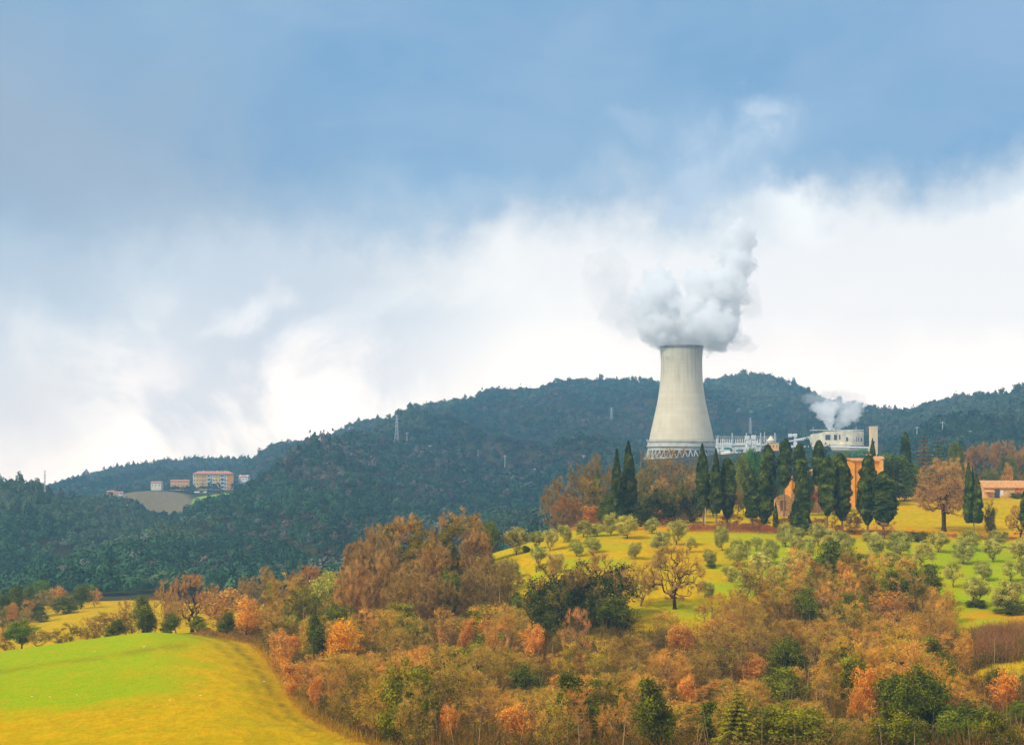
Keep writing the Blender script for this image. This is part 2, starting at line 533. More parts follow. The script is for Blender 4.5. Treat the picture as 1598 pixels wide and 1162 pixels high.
# ---- ground material
def ground_mat():
    m_, T = mat_new('ground_cover')
    o = T.n('ShaderNodeOutputMaterial')
    b = T.n('ShaderNodeBsdfPrincipled', i_Roughness=0.95)
    T.put(b, 'Specular IOR Level', 0.0)
    pos = T.n('ShaderNodeNewGeometry').outputs['Position']
    at = T.n('ShaderNodeAttribute', attribute_name='zone')     # R green, G orange/dry, B woodland floor
    sp = T.n('ShaderNodeSeparateColor')
    T.put(sp, 0, at.outputs['Color'])
    nA = T.noise(pos, 0.045, 5, 0.6)
    nB = T.noise(T.vm('MULTIPLY', pos, (1, 0.5, 1)), 0.35, 5, 0.65)
    nC = T.noise(T.vm('MULTIPLY', pos, (1, 0.38, 1)), 1.1, 5, 0.75)
    nD = T.noise(T.vm('MULTIPLY', pos, (1, 0.3, 1)), 4.0, 3, 0.75)
    yel = T.mix(T.smooth(nB, 0.35, 0.65), lin(214, 164, 3), lin(188, 160, 3))
    yel = T.mix(T.m('MULTIPLY', T.smooth(nC, 0.45, 0.7), 0.7), yel, lin(204, 150, 14))
    grn = T.mix(T.smooth(nC, 0.35, 0.65), lin(136, 162, 4), lin(172, 178, 5))
    org = T.mix(T.smooth(nC, 0.35, 0.65), lin(212, 134, 10), lin(224, 158, 16))
    g = T.smooth(T.m('ADD', sp.outputs[0], T.m('MULTIPLY', T.m('SUBTRACT', nA, 0.5), 0.9)), 0.25, 0.8)
    g = T.m('MULTIPLY', g, T.m('MULTIPLY_ADD', T.smooth(nB, 0.3, 0.6), 0.3, 0.7))
    c_ = T.mix(g, yel, grn)
    oo = T.smooth(T.m('ADD', sp.outputs[1], T.m('MULTIPLY', T.m('SUBTRACT', nB, 0.5), 1.1)), 0.3, 0.85)
    c_ = T.mix(oo, c_, org)
    fl = T.mix(T.smooth(nC, 0.35, 0.65), lin(84, 60, 30), lin(122, 88, 40))  # litter painted as dark as in shade, for gaps between trees
    ww = T.smooth(T.m('ADD', sp.outputs[2], T.m('MULTIPLY', T.m('SUBTRACT', nB, 0.5), 0.8)), 0.35, 0.7)
    c_ = T.mix(ww, c_, fl)
    c_ = T.mix(T.m('MULTIPLY', T.smooth(T.m('ADD', T.m('MULTIPLY', nD, 0.5), T.m('MULTIPLY', nC, 0.5)), 0.42, 0.6), 0.42), c_, T.mix(1.0, c_, (0.45, 0.5, 0.4), 'MULTIPLY'))
    trk = T.n('ShaderNodeAttribute', attribute_name='track')
    c_ = T.mix(T.m('MULTIPLY', trk.outputs['Fac'], T.m('MULTIPLY_ADD', T.smooth(nB, 0.35, 0.6), 0.6, 0.3)), c_, lin(130, 104, 24))
    T.put(b, 'Base Color', c_)
    bp = T.n('ShaderNodeBump', i_Strength=0.6, i_Distance=0.25, i_Height=T.m('ADD', nC, T.m('MULTIPLY', nD, 0.5)))
    T.put(b, 'Normal', bp.outputs[0])
    T.t.links.new(b.outputs[0], o.inputs[0])
    return m_


def hill_mat():
    m_, T = mat_new('hill_floor')
    o = T.n('ShaderNodeOutputMaterial')
    b = T.n('ShaderNodeBsdfDiffuse')
    pos = T.n('ShaderNodeNewGeometry').outputs['Position']
    at = T.n('ShaderNodeAttribute', attribute_name='zone')     # R green field, G bare brown ground
    sp = T.n('ShaderNodeSeparateColor')
    T.put(sp, 0, at.outputs['Color'])
    n = T.noise(pos, 0.05, 5, 0.6)
    n2_ = T.noise(pos, 0.4, 4, 0.6)
    c_ = T.mix(T.smooth(n, 0.35, 0.65), lin(44, 48, 22), lin(70, 62, 36))
    br = T.mix(T.smooth(n2_, 0.35, 0.65), lin(110, 98, 68), lin(140, 120, 84))
    gr = T.mix(T.smooth(n, 0.42, 0.56), lin(104, 164, 50), lin(190, 178, 70))
    c_ = T.mix(T.smooth(sp.outputs[1], 0.3, 0.7), c_, br)
    c_ = T.mix(T.smooth(sp.outputs[0], 0.3, 0.7), c_, gr)
    T.put(b, 'Color', c_)
    T.t.links.new(b.outputs[0], o.inputs[0])
    return m_


# ---- zone painting in map space
def sstep(x, a, b):
    t = np.clip((x - a) / (b - a), 0, 1)
    return t * t * (3 - 2 * t)


WOOD_TOP = ([380, 430, 480, 540, 580, 620, 700, 770, 800, 830, 900, 990, 1040, 1100, 1160, 1200, 1300, 1400, 1450, 1490, 1540, 1700],
            [985, 965, 952, 940, 912, 893, 884, 892, 930, 985, 1002, 990, 995, 990, 968, 945, 925, 925, 950, 1000, 1022, 1035])
MEADOW_R = ([960, 985, 1003, 1030, 1060, 1090, 1110, 1125, 1140, 1155, 1165, 1190], [250, 330, 395, 425, 445, 462, 480, 500, 530, 560, 600, 720])

rowG = HZ - ZG / np.maximum(YY, 60) * F
pxG = np.broadcast_to(GP[:, None], ZG.shape)
wood_top_row = np.interp(pxG, *WOOD_TOP)
mead_px = np.interp(rowG, *MEADOW_R)
in_mead = (pxG < mead_px) & (YY < 300)
wood = ((rowG > wood_top_row) & (pxG > mead_px) & (pxG > 250) & (YY < 345)).astype(float)
# clearing strip on the far right
strip = np.exp(-((rowG - (1048 + (1598 - pxG) * 0.10)) / 14) ** 2) * sstep(pxG, 1500, 1560) * (YY < 240)
wood = wood * (1 - np.clip(strip * 2, 0, 1))
hedge = ((YY > 278) & (YY < 300) & (pxG < 400)).astype(float)
wood = np.maximum(wood, hedge)
# leaf litter under the cypresses, at the edge of the terrace
litter = np.exp(-((YY - 352 - (pxG - 1200) * 0.008) / 9) ** 2) * (pxG > 860)
zR = np.zeros_like(ZG)
zG_ = np.zeros_like(ZG)
# left meadow: green at the back and left, golden to the right and front
gm = sstep(1075 - rowG + (250 - pxG) * 0.22 + (fbm(GX / 14, YY / 22, 5) - 0.5) * 150, -90, 120)
gm = gm * 0.8 * (1 - sstep(pxG, 200, 430)) + 0.16
zR = np.where(YY < 285, np.where(pxG < 720, gm, 0), 0)
zR = np.where((YY >= 285) & (YY < 520) & (pxG < 420), 0.12, zR)
om = sstep(pxG - mead_px + 60, 0, 60) * (pxG < 640)
zG_ = np.where(YY < 285, np.maximum(om * 0.6, 0.45 * sstep(rowG, 1080, 1150) * (fbm(GX / 10, YY / 16, 44) * 1.6) * (1 - np.exp(-((pxG - 500) / 300) ** 2))), 0)
# olive grove
grv = (pxG > 740) & (YY > 240) & (YY < 360)
grn_g = 0.44 + 0.42 * sstep(pxG, 1050, 1250) * sstep(rowG, 830, 880) + (fbm(GX / 9, YY / 9, 15) - 0.5) * 0.8
zR = np.where(grv, grn_g, zR)
zG_ = np.where(grv, 0.28 + 0.75 * (fbm(GX / 6, YY / 7, 16) - 0.5) + 0.3 * sstep(rowG, 935, 960) * sstep(pxG, 1430, 1500), zG_)
lawn = (pxG > 1100) & (YY >= 352) & (YY < 520)
zR = np.where(lawn, 0.35, zR)
zG_ = np.where(lawn, 0.6 * np.exp(-((YY - 362) / 12) ** 2), zG_)
zG_ = np.maximum(zG_, litter * 1.2)
wood = np.maximum(wood, litter * 0.55 * (fbm(GX / 4, YY / 4, 31) > 0.42) * (pxG < 1400))
wood = np.where((pxG < 170) & (YY > 475) & (YY < 620), 1, wood)
wood = np.where((YY > 340) & (YY < 480) & (pxG > 700), np.maximum(wood, sstep(YY, 356, 378) * (1 - sstep(pxG, 1040, 1150)) * (0.5 + fbm(GX / 5, YY / 6, 63))), wood)
wood = np.where((YY > 480), 1, wood)
wood = np.where((YY > 300) & (YY < 495) & (pxG < 330), 0, wood)
zone = np.stack([zR, zG_, wood], -1)

j0 = int(np.searchsorted(GY, 520))
ni, nj = ZG.shape


def grid_faces(ja, jb):
    ii, jj = np.meshgrid(np.arange(ni - 1), np.arange(ja, jb), indexing='ij')
    w = jb - ja + 1
    a = ii * w + (jj - ja)
    return np.stack([a, a + w, a + w + 1, a + 1], -1).reshape(-1, 4)


wob = (fbm(GX / 9, YY / 9, 35) - 0.5) * 14
track = (np.exp(-((pxG - mead_px + 34 + wob) / 6) ** 2) + np.exp(-((pxG - mead_px + 58 + wob) / 6) ** 2) * 0.6) * (YY < 285) * (pxG > 240)
track = track + 0.5 * np.exp(-(((rowG - (1012 + (250 - pxG) * 0.14)) + wob * 0.6) / 3.5) ** 2) * (pxG < 300) * (YY < 272) * (pxG > -50)


def terrain(name, ja, jb, mat, zn):
    V = np.stack([GX[:, ja:jb + 1], YY[:, ja:jb + 1], ZG[:, ja:jb + 1]], -1).reshape(-1, 3)
    me = mesh_np(name, V, [grid_faces(ja, jb)], mat, {'zone': zn[:, ja:jb + 1].reshape(-1, 3), 'track': track[:, ja:jb + 1].ravel()}, smooth=True)
    return tag(link(bpy.data.objects.new(name, me)), kind='structure')


terrain('ground', 0, j0, ground_mat(), zone)
hz_g = np.exp(-(((pxG - 336) / 36) ** 4 + ((YY - 1375 - (pxG - 336) * 1.2) / 52) ** 4)) * 1.4
hz_b = np.exp(-(((pxG - 232) / 70) ** 4 + ((YY - 1310) / 120) ** 4)) * 1.2
for (a, b, cc, dd) in ((1480, 700, 25, 20),):
    hz_b = np.maximum(hz_b, np.exp(-(((pxG - a) / cc) ** 2 + ((YY - b) / dd) ** 2)))
hzone = np.stack([hz_g, hz_b, np.zeros_like(ZG)], -1)
terrain('hills', j0, nj - 1, hill_mat(), hzone)

# ------------------------------------------------------------------ plant generators
def unit(v):
    return v / np.maximum(np.linalg.norm(v, axis=-1, keepdims=True), 1e-9)


def rnd_dir(rng, n):
    return unit(rng.normal(size=(n, 3)))


def quads(rng, P, N, size, aspect=0.7):
    """leaf sprays: one small quad per point, facing about N"""
    n = len(P)
    N = unit(N)
    a = unit(np.cross(N, rnd_dir(rng, n)))
    b = np.cross(N, a)
    s = np.broadcast_to(np.asarray(size, float), (n,))[:, None] * 0.5
    a = a * s
    b = b * s * aspect
    k = 0.75
    V = np.stack([P - a - b * k, P + a * 0.7 - b, P + a + b * k, P - a * 0.7 + b], 1).reshape(-1, 3)
    Fq = np.arange(4 * n).reshape(n, 4)
    return V, Fq


def blades(rng, A, B, w):
    """thin tapering twigs as single triangles"""
    n = len(A)
    s = unit(np.cross(B - A, rnd_dir(rng, n))) * (np.broadcast_to(np.asarray(w, float), (n,))[:, None] * 0.5)
    V = np.stack([A - s, A + s, B], 1).reshape(-1, 3)
    return V, np.arange(3 * n).reshape(n, 3)


def tubes(A, B, ra, rb, k=5):
    n = len(A)
    d = unit(B - A)
    ref = np.where(np.abs(d[:, 2:3]) > 0.9, np.array([[1., 0, 0]]), np.array([[0, 0, 1.]]))
    u = unit(np.cross(d, ref))
    w = np.cross(d, u)
    t = np.arange(k) * 2 * math.pi / k
    ring = u[:, None, :] * np.cos(t)[None, :, None] + w[:, None, :] * np.sin(t)[None, :, None]
    V = np.concatenate([A[:, None, :] + ring * np.asarray(ra)[:, None, None], B[:, None, :] + ring * np.asarray(rb)[:, None, None]], 1).reshape(-1, 3)
    base = (np.arange(n) * 2 * k)[:, None]
    q = np.arange(k)
    q2 = (q + 1) % k
    Fq = np.stack([base + q, base + q2, base + k + q2, base + k + q], -1).reshape(-1, 4)
    return V, Fq


def skeleton(rng, targets, trunk_top, lean=(0, 0), r_tip=0.012, power=0.47, flare=1.0):
    """connect target points to a trunk, radii from the number of tips carried"""
    nt = 6
    nodes = [np.array([lean[0] * (i / nt) ** 2, lean[1] * (i / nt) ** 2, trunk_top * i / nt]) for i in range(nt + 1)]
    par = [-1] + list(range(nt))
    top = nodes[-1]
    order = np.argsort(np.linalg.norm((targets - top) * np.array([1, 1, 0.8]), axis=1))
    tips = []
    for k in order:
        T_ = targets[k]
        arr = np.array(nodes)
        d = np.linalg.norm(arr - T_, axis=1) + 0.25 * np.linalg.norm(arr - top, axis=1) + 0.6 * np.maximum(arr[:, 2] - T_[2], 0)
        d[:nt - 1] += 4
        j = int(np.argmin(d))
        p = arr[j]
        L = np.linalg.norm(T_ - p)
        ns = 1 if L < 0.5 else (2 if L < 1.3 else 3)
        last = j
        for s in range(1, ns + 1):
            f = s / ns
            q = p * (1 - f) + T_ * f
            if s < ns:
                q = q + rng.normal(size=3) * 0.10 * L + np.array([0, 0, -0.10 * L * (1 - f)])
            nodes.append(q)
            par.append(last)
            last = len(nodes) - 1
        tips.append(last)
    nodes = np.array(nodes)
    par = np.array(par)
    cnt = np.zeros(len(nodes))
    for t in tips:
        i = t
        while i >= 0:
            cnt[i] += 1
            i = par[i]
    cnt[:nt + 1] = cnt[nt]
    r = r_tip * np.maximum(cnt, 1) ** power
    r[0] *= 1.5 * flare
    r[1] *= 1.15 * flare
    i = np.arange(1, len(nodes))
    return nodes, par, r, i


def envelope(rng, n, H, Wd, base, shape):
    """points filling a crown; lobes give it an uneven outline"""
    z0 = H * base
    ch = H - z0
    c = np.array([0, 0, z0 + ch * 0.5])
    out_ = []
    if shape == 'round':
        K = 9
        lob = rnd_dir(rng, K) * np.array([0.55, 0.55, 0.52]) * rng.uniform(0.7, 1.05, (K, 1))
        lr = rng.uniform(0.38, 0.55, K)
    elif shape == 'vase':
        K = 10
        lob = rnd_dir(rng, K) * np.array([0.6, 0.6, 0.4])
        lob[:, 2] = np.abs(lob[:, 2]) * 1.2 - 0.05
        lob[0] = (0, 0, -0.3)
        lr = rng.uniform(0.33, 0.5, K)
    elif shape == 'tall':
        K = 9
        lob = np.stack([rng.normal(size=K) * 0.28, rng.normal(size=K) * 0.28, np.linspace(-0.6, 0.72, K)], 1)
        lr = rng.uniform(0.28, 0.48, K)
        lr[-1] = 0.2
    elif shape != 'dome':
        K = 7
        lob = rnd_dir(rng, K) * np.array([0.7, 0.7, 0.35])
        lr = rng.uniform(0.3, 0.5, K)
    if shape == 'dome':
        lob = rnd_dir(rng, 40)
        lob[:, 2] = np.abs(lob[:, 2]) * 1.25 - 0.35
        lob = np.concatenate([unit(lob) * rng.uniform(0.72, 0.84, (40, 1)), rnd_dir(rng, 14) * 0.45])
        lr = rng.uniform(0.17, 0.27, 54)
        K = 54
    while len(out_) < n:
        k = rng.integers(K)
        p = lob[k] + rnd_dir(rng, 1)[0] * lr[k] * rng.uniform(0.35, 1) ** 0.5
        if np.linalg.norm(p) > 1.12:
            continue
        out_.append(c + p * np.array([Wd / 2, Wd / 2, ch / 2]))
    P = np.array(out_)
    lo_, hi_ = np.percentile(P[:, 2], 1), P[:, 2].max()
    P[:, 2] = z0 + (P[:, 2] - lo_) / (hi_ - lo_) * (H * 0.97 - z0)
    P[:, :2] *= Wd / 2 / np.percentile(np.linalg.norm(P[:, :2], axis=1), 97)
    P[:, 2] = np.clip(P[:, 2], z0 * 0.8, H)
    return P


def make_tree(seed, H=8, Wd=6, base=0.25, shape='round', nt=170, twigs=10, tl=0.8, tw=0.035, leaves=0, ls=0.16, spread=0.4,
              leaf='russet', bark='bark', split=None, leaf_if=None, lean=0.3, r_tip=0.012, part='leafy_crown', up=0.35, r_pow=0.47):
    rng = np.random.default_rng(seed)
    tg = envelope(rng, nt, H, Wd, base, shape)
    nodes, par, r, idx = skeleton(rng, tg, H * base * (0.9 if split is None else split), rng.normal(size=2) * lean, r_tip, r_pow)
    A, B = nodes[par[idx]], nodes[idx]
    big = r[idx] > 0.035
    Vs, Fs, off = [], [], 0
    for msk, k in ((big, 6), (~big, 3)):
        if msk.any():
            V, Fq = tubes(A[msk], B[msk], r[par[idx]][msk] * 0.92, r[idx][msk], k)
            Vs.append(V)
            Fs.append(Fq + off)
            off += len(V)
    V = np.concatenate(Vs)
    tone = np.clip(0.5 + rng.normal(size=len(V)) * 0.2, 0, 1)
    parts = [('trunk', mesh_np('trunk', V, Fs, M[bark], {'tone': tone}))]
    c0 = np.array([0, 0, H * (base + 1) / 2])
    if twigs:
        st = np.repeat(nodes[idx], twigs, 0)
        st = st + (np.repeat(nodes[par[idx]], twigs, 0) - st) * rng.uniform(0, 1, (len(st), 1))
        keep = np.repeat(r[idx] < (0.03 if shape == 'dome' else 0.06), twigs)
        st = st[keep]
        d = unit(unit(st - c0) * (1.0 if shape == 'dome' else 0.7) + rnd_dir(rng, len(st)) * 0.9 + np.array([0, 0, 0.1 if shape == 'dome' else up]))
        en = st + d * tl * rng.uniform(0.35, 1.1, (len(st), 1))
        # second order twiglets
        st2 = st + (en - st) * rng.uniform(0.3, 0.9, (len(st), 1))
        en2 = st2 + unit(d + rnd_dir(rng, len(st)) * 0.9) * tl * 0.55 * rng.uniform(0.4, 1, (len(st), 1))
        S = np.concatenate([st, st2])
        E = np.concatenate([en, en2])
        V, Ft = blades(rng, S, E, tw)
        hh = np.clip((S[:, 2] / H), 0, 1)
        cl_ = 0.5 * vnoise(S[:, 0] / 0.8 + 50, S[:, 2] / 0.7 + 50, seed) + 0.5 * vnoise(S[:, 1] / 0.8 + 50, S[:, 2] / 0.8 + 50, seed + 3)
        tone = np.clip(rng.uniform(0, 0.5, len(S)) + (cl_ - 0.5) * 1.1 + 0.35 + 0.12 * hh, 0, 1)  # twigs painted slightly paler towards the top, like light from above
        parts.append(('twig_crown', mesh_np('twig_crown', V, [Ft], M['twig'], {'tone': np.repeat(tone, 3)})))
    if leaves:
        sel = tg if leaf_if is None else tg[leaf_if(tg, rng)]
        dens = rng.uniform(0.35, 1.5, len(sel))
        rep = np.maximum((leaves * dens).astype(int), 1)
        C = np.repeat(sel, rep, 0)
        off_ = rng.normal(size=C.shape) * spread * np.array([1, 1, 0.7])
        P = C + off_
        N = unit(unit(P - c0) * 0.6 + rnd_dir(rng, len(P)) * 0.8 + np.array([0, 0, 0.35]))
        V, Fq = quads(rng, P, N, ls * rng.uniform(0.6, 1.3, len(P)))
        tone = np.repeat(rng.uniform(0, 1, len(sel)), rep) * 0.75 + rng.uniform(0, 0.3, len(P))
        parts.append((part, mesh_np(part, V, [Fq], M[leaf], {'tone': np.repeat(np.clip(tone, 0, 1), 4)})))
    return dict(parts=parts, H=H, W=Wd)


def make_cypress(seed, H=14, Wd=3.2, base=0.1, shape='spindle', n=11000, leaf='cypress', ls=0.30, tops=1):
    rng = np.random.default_rng(seed)
    z0 = H * base
    t = rng.uniform(0, 1, n) ** 0.9
    th = rng.uniform(0, 2 * math.pi, n)

    def prof(t):
        if shape == 'spindle':
            return np.sin(np.clip(t * 0.95 + 0.06, 0, 1) ** 0.62 * math.pi) ** 0.75 * 0.98 + 0.02
        if shape == 'column':
            return np.minimum(1, (t / 0.24 + 0.08)) ** 0.7 * np.sqrt(np.clip(1 - (np.clip(t - 0.45, 0, 1) / 0.55) ** 2.4, 0, 1))
        return np.clip(1 - t, 0, 1) ** 0.72 * np.clip(t / 0.06 + 0.4, 0, 1)      # cone, broad at the foot
    lump = 0.66 + 0.46 * vnoise(th / (2 * math.pi) * 7, t * H / 1.1, seed) + 0.3 * (vnoise(th / (2 * math.pi) * 16, t * H / 0.45, seed + 1) - 0.5)
    rr = prof(t) * Wd / 2 * lump * rng.uniform(0.62, 1.0, n) ** 0.5
    x = rr * np.cos(th)
    y = rr * np.sin(th)
    z = z0 + t * (H - z0)
    if tops > 1:
        k = rng.integers(0, tops, n)
        cx = (k - (tops - 1) / 2) * Wd * 0.40
        s = 0.62
        x = x * s + cx
        y = y * s
        z = z0 + (z - z0) * (1 - 0.2 * (k % 2))
    P = np.stack([x, y, z], 1)
    N = unit(np.stack([np.cos(th), np.sin(th), np.full(n, 0.15)], 1) + rnd_dir(rng, n) * 0.65)
    V, Fq = quads(rng, P, N, ls * rng.uniform(0.6, 1.4, n), 0.6)
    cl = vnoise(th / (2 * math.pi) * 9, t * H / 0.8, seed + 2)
    tone = np.clip((rr / (prof(t) * Wd / 2 + 0.05) - 0.55) * 1.5 * rng.uniform(0.3, 1, n) * (0.1 + 1.5 * cl), 0, 1)  # inner sprays painted darker: shade inside the crown put into the tone
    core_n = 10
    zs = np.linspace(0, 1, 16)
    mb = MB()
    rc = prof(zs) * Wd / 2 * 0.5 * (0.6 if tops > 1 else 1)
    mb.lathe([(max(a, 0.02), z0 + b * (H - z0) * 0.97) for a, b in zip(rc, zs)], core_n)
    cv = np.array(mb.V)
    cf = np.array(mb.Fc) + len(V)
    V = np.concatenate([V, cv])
    tone = np.concatenate([np.repeat(tone, 4), np.zeros(len(cv))])  # core takes the darkest tone, painted as inner shade
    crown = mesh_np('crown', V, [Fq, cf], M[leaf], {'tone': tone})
    A = np.array([[0, 0, -0.4], [0.03, 0.02, z0 * 0.6]])
    B = np.array([[0.03, 0.02, z0 * 0.6], [0, 0, H * 0.5]])
    V, Fq = tubes(A, B, [0.26, 0.2], [0.2, 0.08], 7)
    tr = mesh_np('trunk', V, [Fq], M['bark'], {'tone': rng.uniform(0, 1, len(V))})
    return dict(parts=[('trunk', tr), ('crown', crown)], H=H, W=Wd)


def make_cedar(seed, H=10, Wd=7, leaf='pine', tiers=15, dens=1.0, droop=0.18):
    """tiered conifer: whorls of flat drooping boughs"""
    rng = np.random.default_rng(seed)
    P, N, sz, tn = [], [], [], []
    A, B, ra, rb = [np.array([0, 0, -0.3])], [np.array([0, 0, H * 0.97])], [0.22], [0.02]
    for i in range(tiers):
        t = (i + 0.5) / tiers
        z = H * (0.08 + 0.9 * t)
        L = Wd / 2 * (1 - t) ** 0.8 * rng.uniform(0.85, 1.1) + 0.15
        nb = int(11 - 5 * t)
        for b_ in range(nb):
            th = 2 * math.pi * (b_ + rng.uniform(-0.25, 0.25)) / nb + i * 0.9
            Lb = L * rng.uniform(0.75, 1.1)
            d = np.array([math.cos(th), math.sin(th), 0])
            side = np.array([-d[1], d[0], 0])
            end = np.array([0, 0, z]) + d * Lb + np.array([0, 0, 0.10 * Lb - droop * Lb])
            A.append(np.array([0, 0, z]))
            B.append(end)
            ra.append(0.05)
            rb.append(0.012)
            n = int(Lb * 60 * dens) + 8
            s = rng.uniform(0.12, 1.02, n)
            w = (0.08 + 0.34 * np.minimum(s, 1.1 - s)) * Lb * rng.uniform(-1, 1, n)
            q = np.array([0, 0, z]) + d * (s * Lb)[:, None] + side * w[:, None]
            q[:, 2] += (0.10 * s * Lb - droop * (s * 1.0) ** 2 * Lb) - np.abs(w) * 0.25 + rng.normal(size=n) * 0.05
            P.append(q)
            N.append(np.array([0, 0, 1]) + rng.normal(size=(n, 3)) * 0.35)
            sz.append(np.full(n, 0.26))
            tn.append(0.25 + 0.75 * s * rng.uniform(0.6, 1, n))
    P = np.concatenate(P)
    V, Fq = quads(rng, P, unit(np.concatenate(N)), np.concatenate(sz), 0.5)
    crown = mesh_np('crown', V, [Fq], M[leaf], {'tone': np.repeat(np.clip(np.concatenate(tn), 0, 1), 4)})
    V, Fq = tubes(np.array(A), np.array(B), np.array(ra), np.array(rb), 5)
    tr = mesh_np('trunk', V, [Fq], M['bark_dark'], {'tone': rng.uniform(0, 1, len(V))})
    return dict(parts=[('trunk', tr), ('crown', crown)], H=H, W=Wd)


rs = random.Random(7)
low = lambda tg, rng: (tg[:, 2] < np.median(tg[:, 2]) + 0.9 + rng.normal(size=len(tg)) * 1.3)
inner = lambda tg, rng: np.linalg.norm(tg[:, :2], axis=1) < 2.0
patchy = lambda tg, rng: (vnoise(tg[:, 0] / 3.2 + 9, tg[:, 2] / 2.6 + tg[:, 1] / 4 + 9, 5) > 0.56)
some = lambda tg, rng: rng.uniform(size=len(tg)) < 0.45
PROTO = {
    'bare': [make_tree(100 + i, 8, 6.2, 0.16, ['dome', 'vase', 'tall', 'dome', 'dome', 'tall'][i], 220, 10, 0.8, 0.042) for i in range(6)],
    'thin': [make_tree(120 + i, 8, 3.4, 0.22, 'tall', 90, 10, 0.8, 0.036) for i in range(3)],
    'sparse_russet': [make_tree(130 + i, 8, 5.4, 0.2, ['round', 'tall', 'vase'][i], 170, 6, 0.7, 0.034, 12, 0.17, 0.35, 'russet', leaf_if=some) for i in range(3)],
    'russet': [make_tree(140 + i, 7, 4.8, 0.14, ['vase', 'tall', 'round', 'tall'][i], 140, 9, 0.75, 0.036, 22, 0.2, 0.34, 'russet') for i in range(4)],
    'holm': [make_tree(150 + i, 7, 5.2, 0.08, ['dome', 'tall', 'round', 'dome'][i], 200, 2, 0.6, 0.034, 46, 0.2, 0.34, 'holm', 'bark_dark') for i in range(4)],
    'ivy_tree': [make_tree(160 + i, 9, 7.5, 0.06, 'dome', 300, 14, 0.8, 0.045, 50, 0.22, 0.42, 'ivy', 'bark_dark', leaf_if=low) for i in range(2)],
    'dome': [make_tree(300 + i, 11, 11, 0.12, 'dome', 480, 24, 0.75, 0.042, bark='bark_dark', r_tip=0.007, r_pow=0.42) for i in range(3)],
    'dome_green': [make_tree(310 + i, 11, 11, 0.12, 'dome', 480, 19, 0.75, 0.042, 40, 0.22, 0.4, 'holm', 'bark_dark', leaf_if=patchy, r_tip=0.007, r_pow=0.42) for i in range(2)],
    'mixed': [make_tree(165 + i, 8, 6, 0.12, ['round', 'tall', 'vase'][i], 190, 9, 0.8, 0.036, 22, 0.18, 0.4, 'holm', 'bark', leaf_if=some) for i in range(3)],
    'olive': [make_tree(170 + i, 4.6, 4.6, 0.2, ['round', 'dome', 'round', 'dome', 'vase'][i], 150, 3, 0.4, 0.025, 70, 0.17, 0.28, 'olive', 'bark_dark', r_tip=0.012, split=0.6, lean=0.15) for i in range(5)],
    'thin_olive': [make_tree(178 + i, 4.6, 4.2, 0.25, 'dome', 110, 9, 0.5, 0.025, 34, 0.14, 0.22, 'olive', 'bark_dark', split=0.6) for i in range(2)],
    'old_oak': [make_tree(180, 15, 14.5, 0.27, 'round', 900, 12, 0.9, 0.055, 16, 0.2, 0.4, 'russet', 'bark_dark', leaf_if=some, r_tip=0.018, r_pow=0.5)],
    'gnarled': [make_tree(185, 8.5, 9.5, 0.2, 'dome', 420, 17, 0.7, 0.042, 0, bark='bark_dark', r_tip=0.016, r_pow=0.5)],
    'pine': [make_tree(190 + i, 7, 5.5, 0.3, 'round', 170, 0, leaves=60, ls=0.2, spread=0.36, leaf='pine', bark='bark_dark', split=0.9) for i in range(2)],
    'dark_pine': [make_tree(195 + i, 12, 9, 0.15, 'round', 230, 0, leaves=60, ls=0.34, spread=0.6, leaf='cypress', bark='bark_dark') for i in range(2)],
    'cyp_spindle': [make_cypress(200 + i, 13, 3.7, 0.2, 'spindle') for i in range(3)],
    'cyp_high': [make_cypress(216 + i, 13, 3.7, 0.38, 'column') for i in range(3)],
    'cyp_column': [make_cypress(210 + i, 13, 3.9, [0.22, 0.14, 0.25, 0.18, 0.1][i], 'column') for i in range(5)],
    'cyp_cone': [make_cypress(220 + i, 15, 4.9, 0.04, 'cone', n=13000) for i in range(3)],
    'cyp_double': [make_cypress(230, 12, 5.0, 0.22, 'spindle', tops=2, n=13000)],
    'cedar': [make_cedar(240, 9, 7.5)],
    'fir': [make_cedar(245, 12, 5, 'cypress', 16, 1.0, 0.05)],
    'ridge_pine': [make_tree(250 + i, 11, 9, 0.55, 'irr', 40, 0, leaves=20, ls=0.9, spread=0.8, leaf='cypress', bark='bark_dark', r_tip=0.05, split=0.9) for i in range(3)],
}


KINDNAME = {'cyp_high': 'cypress_tree', 'dome': 'bare_tree', 'dome_green': 'ivy_clad_tree', 'bare': 'bare_tree', 'thin': 'bare_tree', 'sparse_russet': 'oak_tree', 'russet': 'oak_tree', 'holm': 'holm_oak',
            'ivy_tree': 'ivy_clad_tree', 'mixed': 'shrubby_tree', 'olive': 'olive_tree', 'thin_olive': 'olive_tree', 'old_oak': 'oak_tree', 'gnarled': 'bare_tree',
            'pine': 'pine_tree', 'dark_pine': 'evergreen_tree', 'cyp_spindle': 'cypress_tree', 'cyp_column': 'cypress_tree', 'cyp_cone': 'cypress_tree',
            'cyp_double': 'cypress_tree', 'cedar': 'conifer_tree', 'fir': 'conifer_tree', 'ridge_pine': 'pine_tree'}
TREES = []


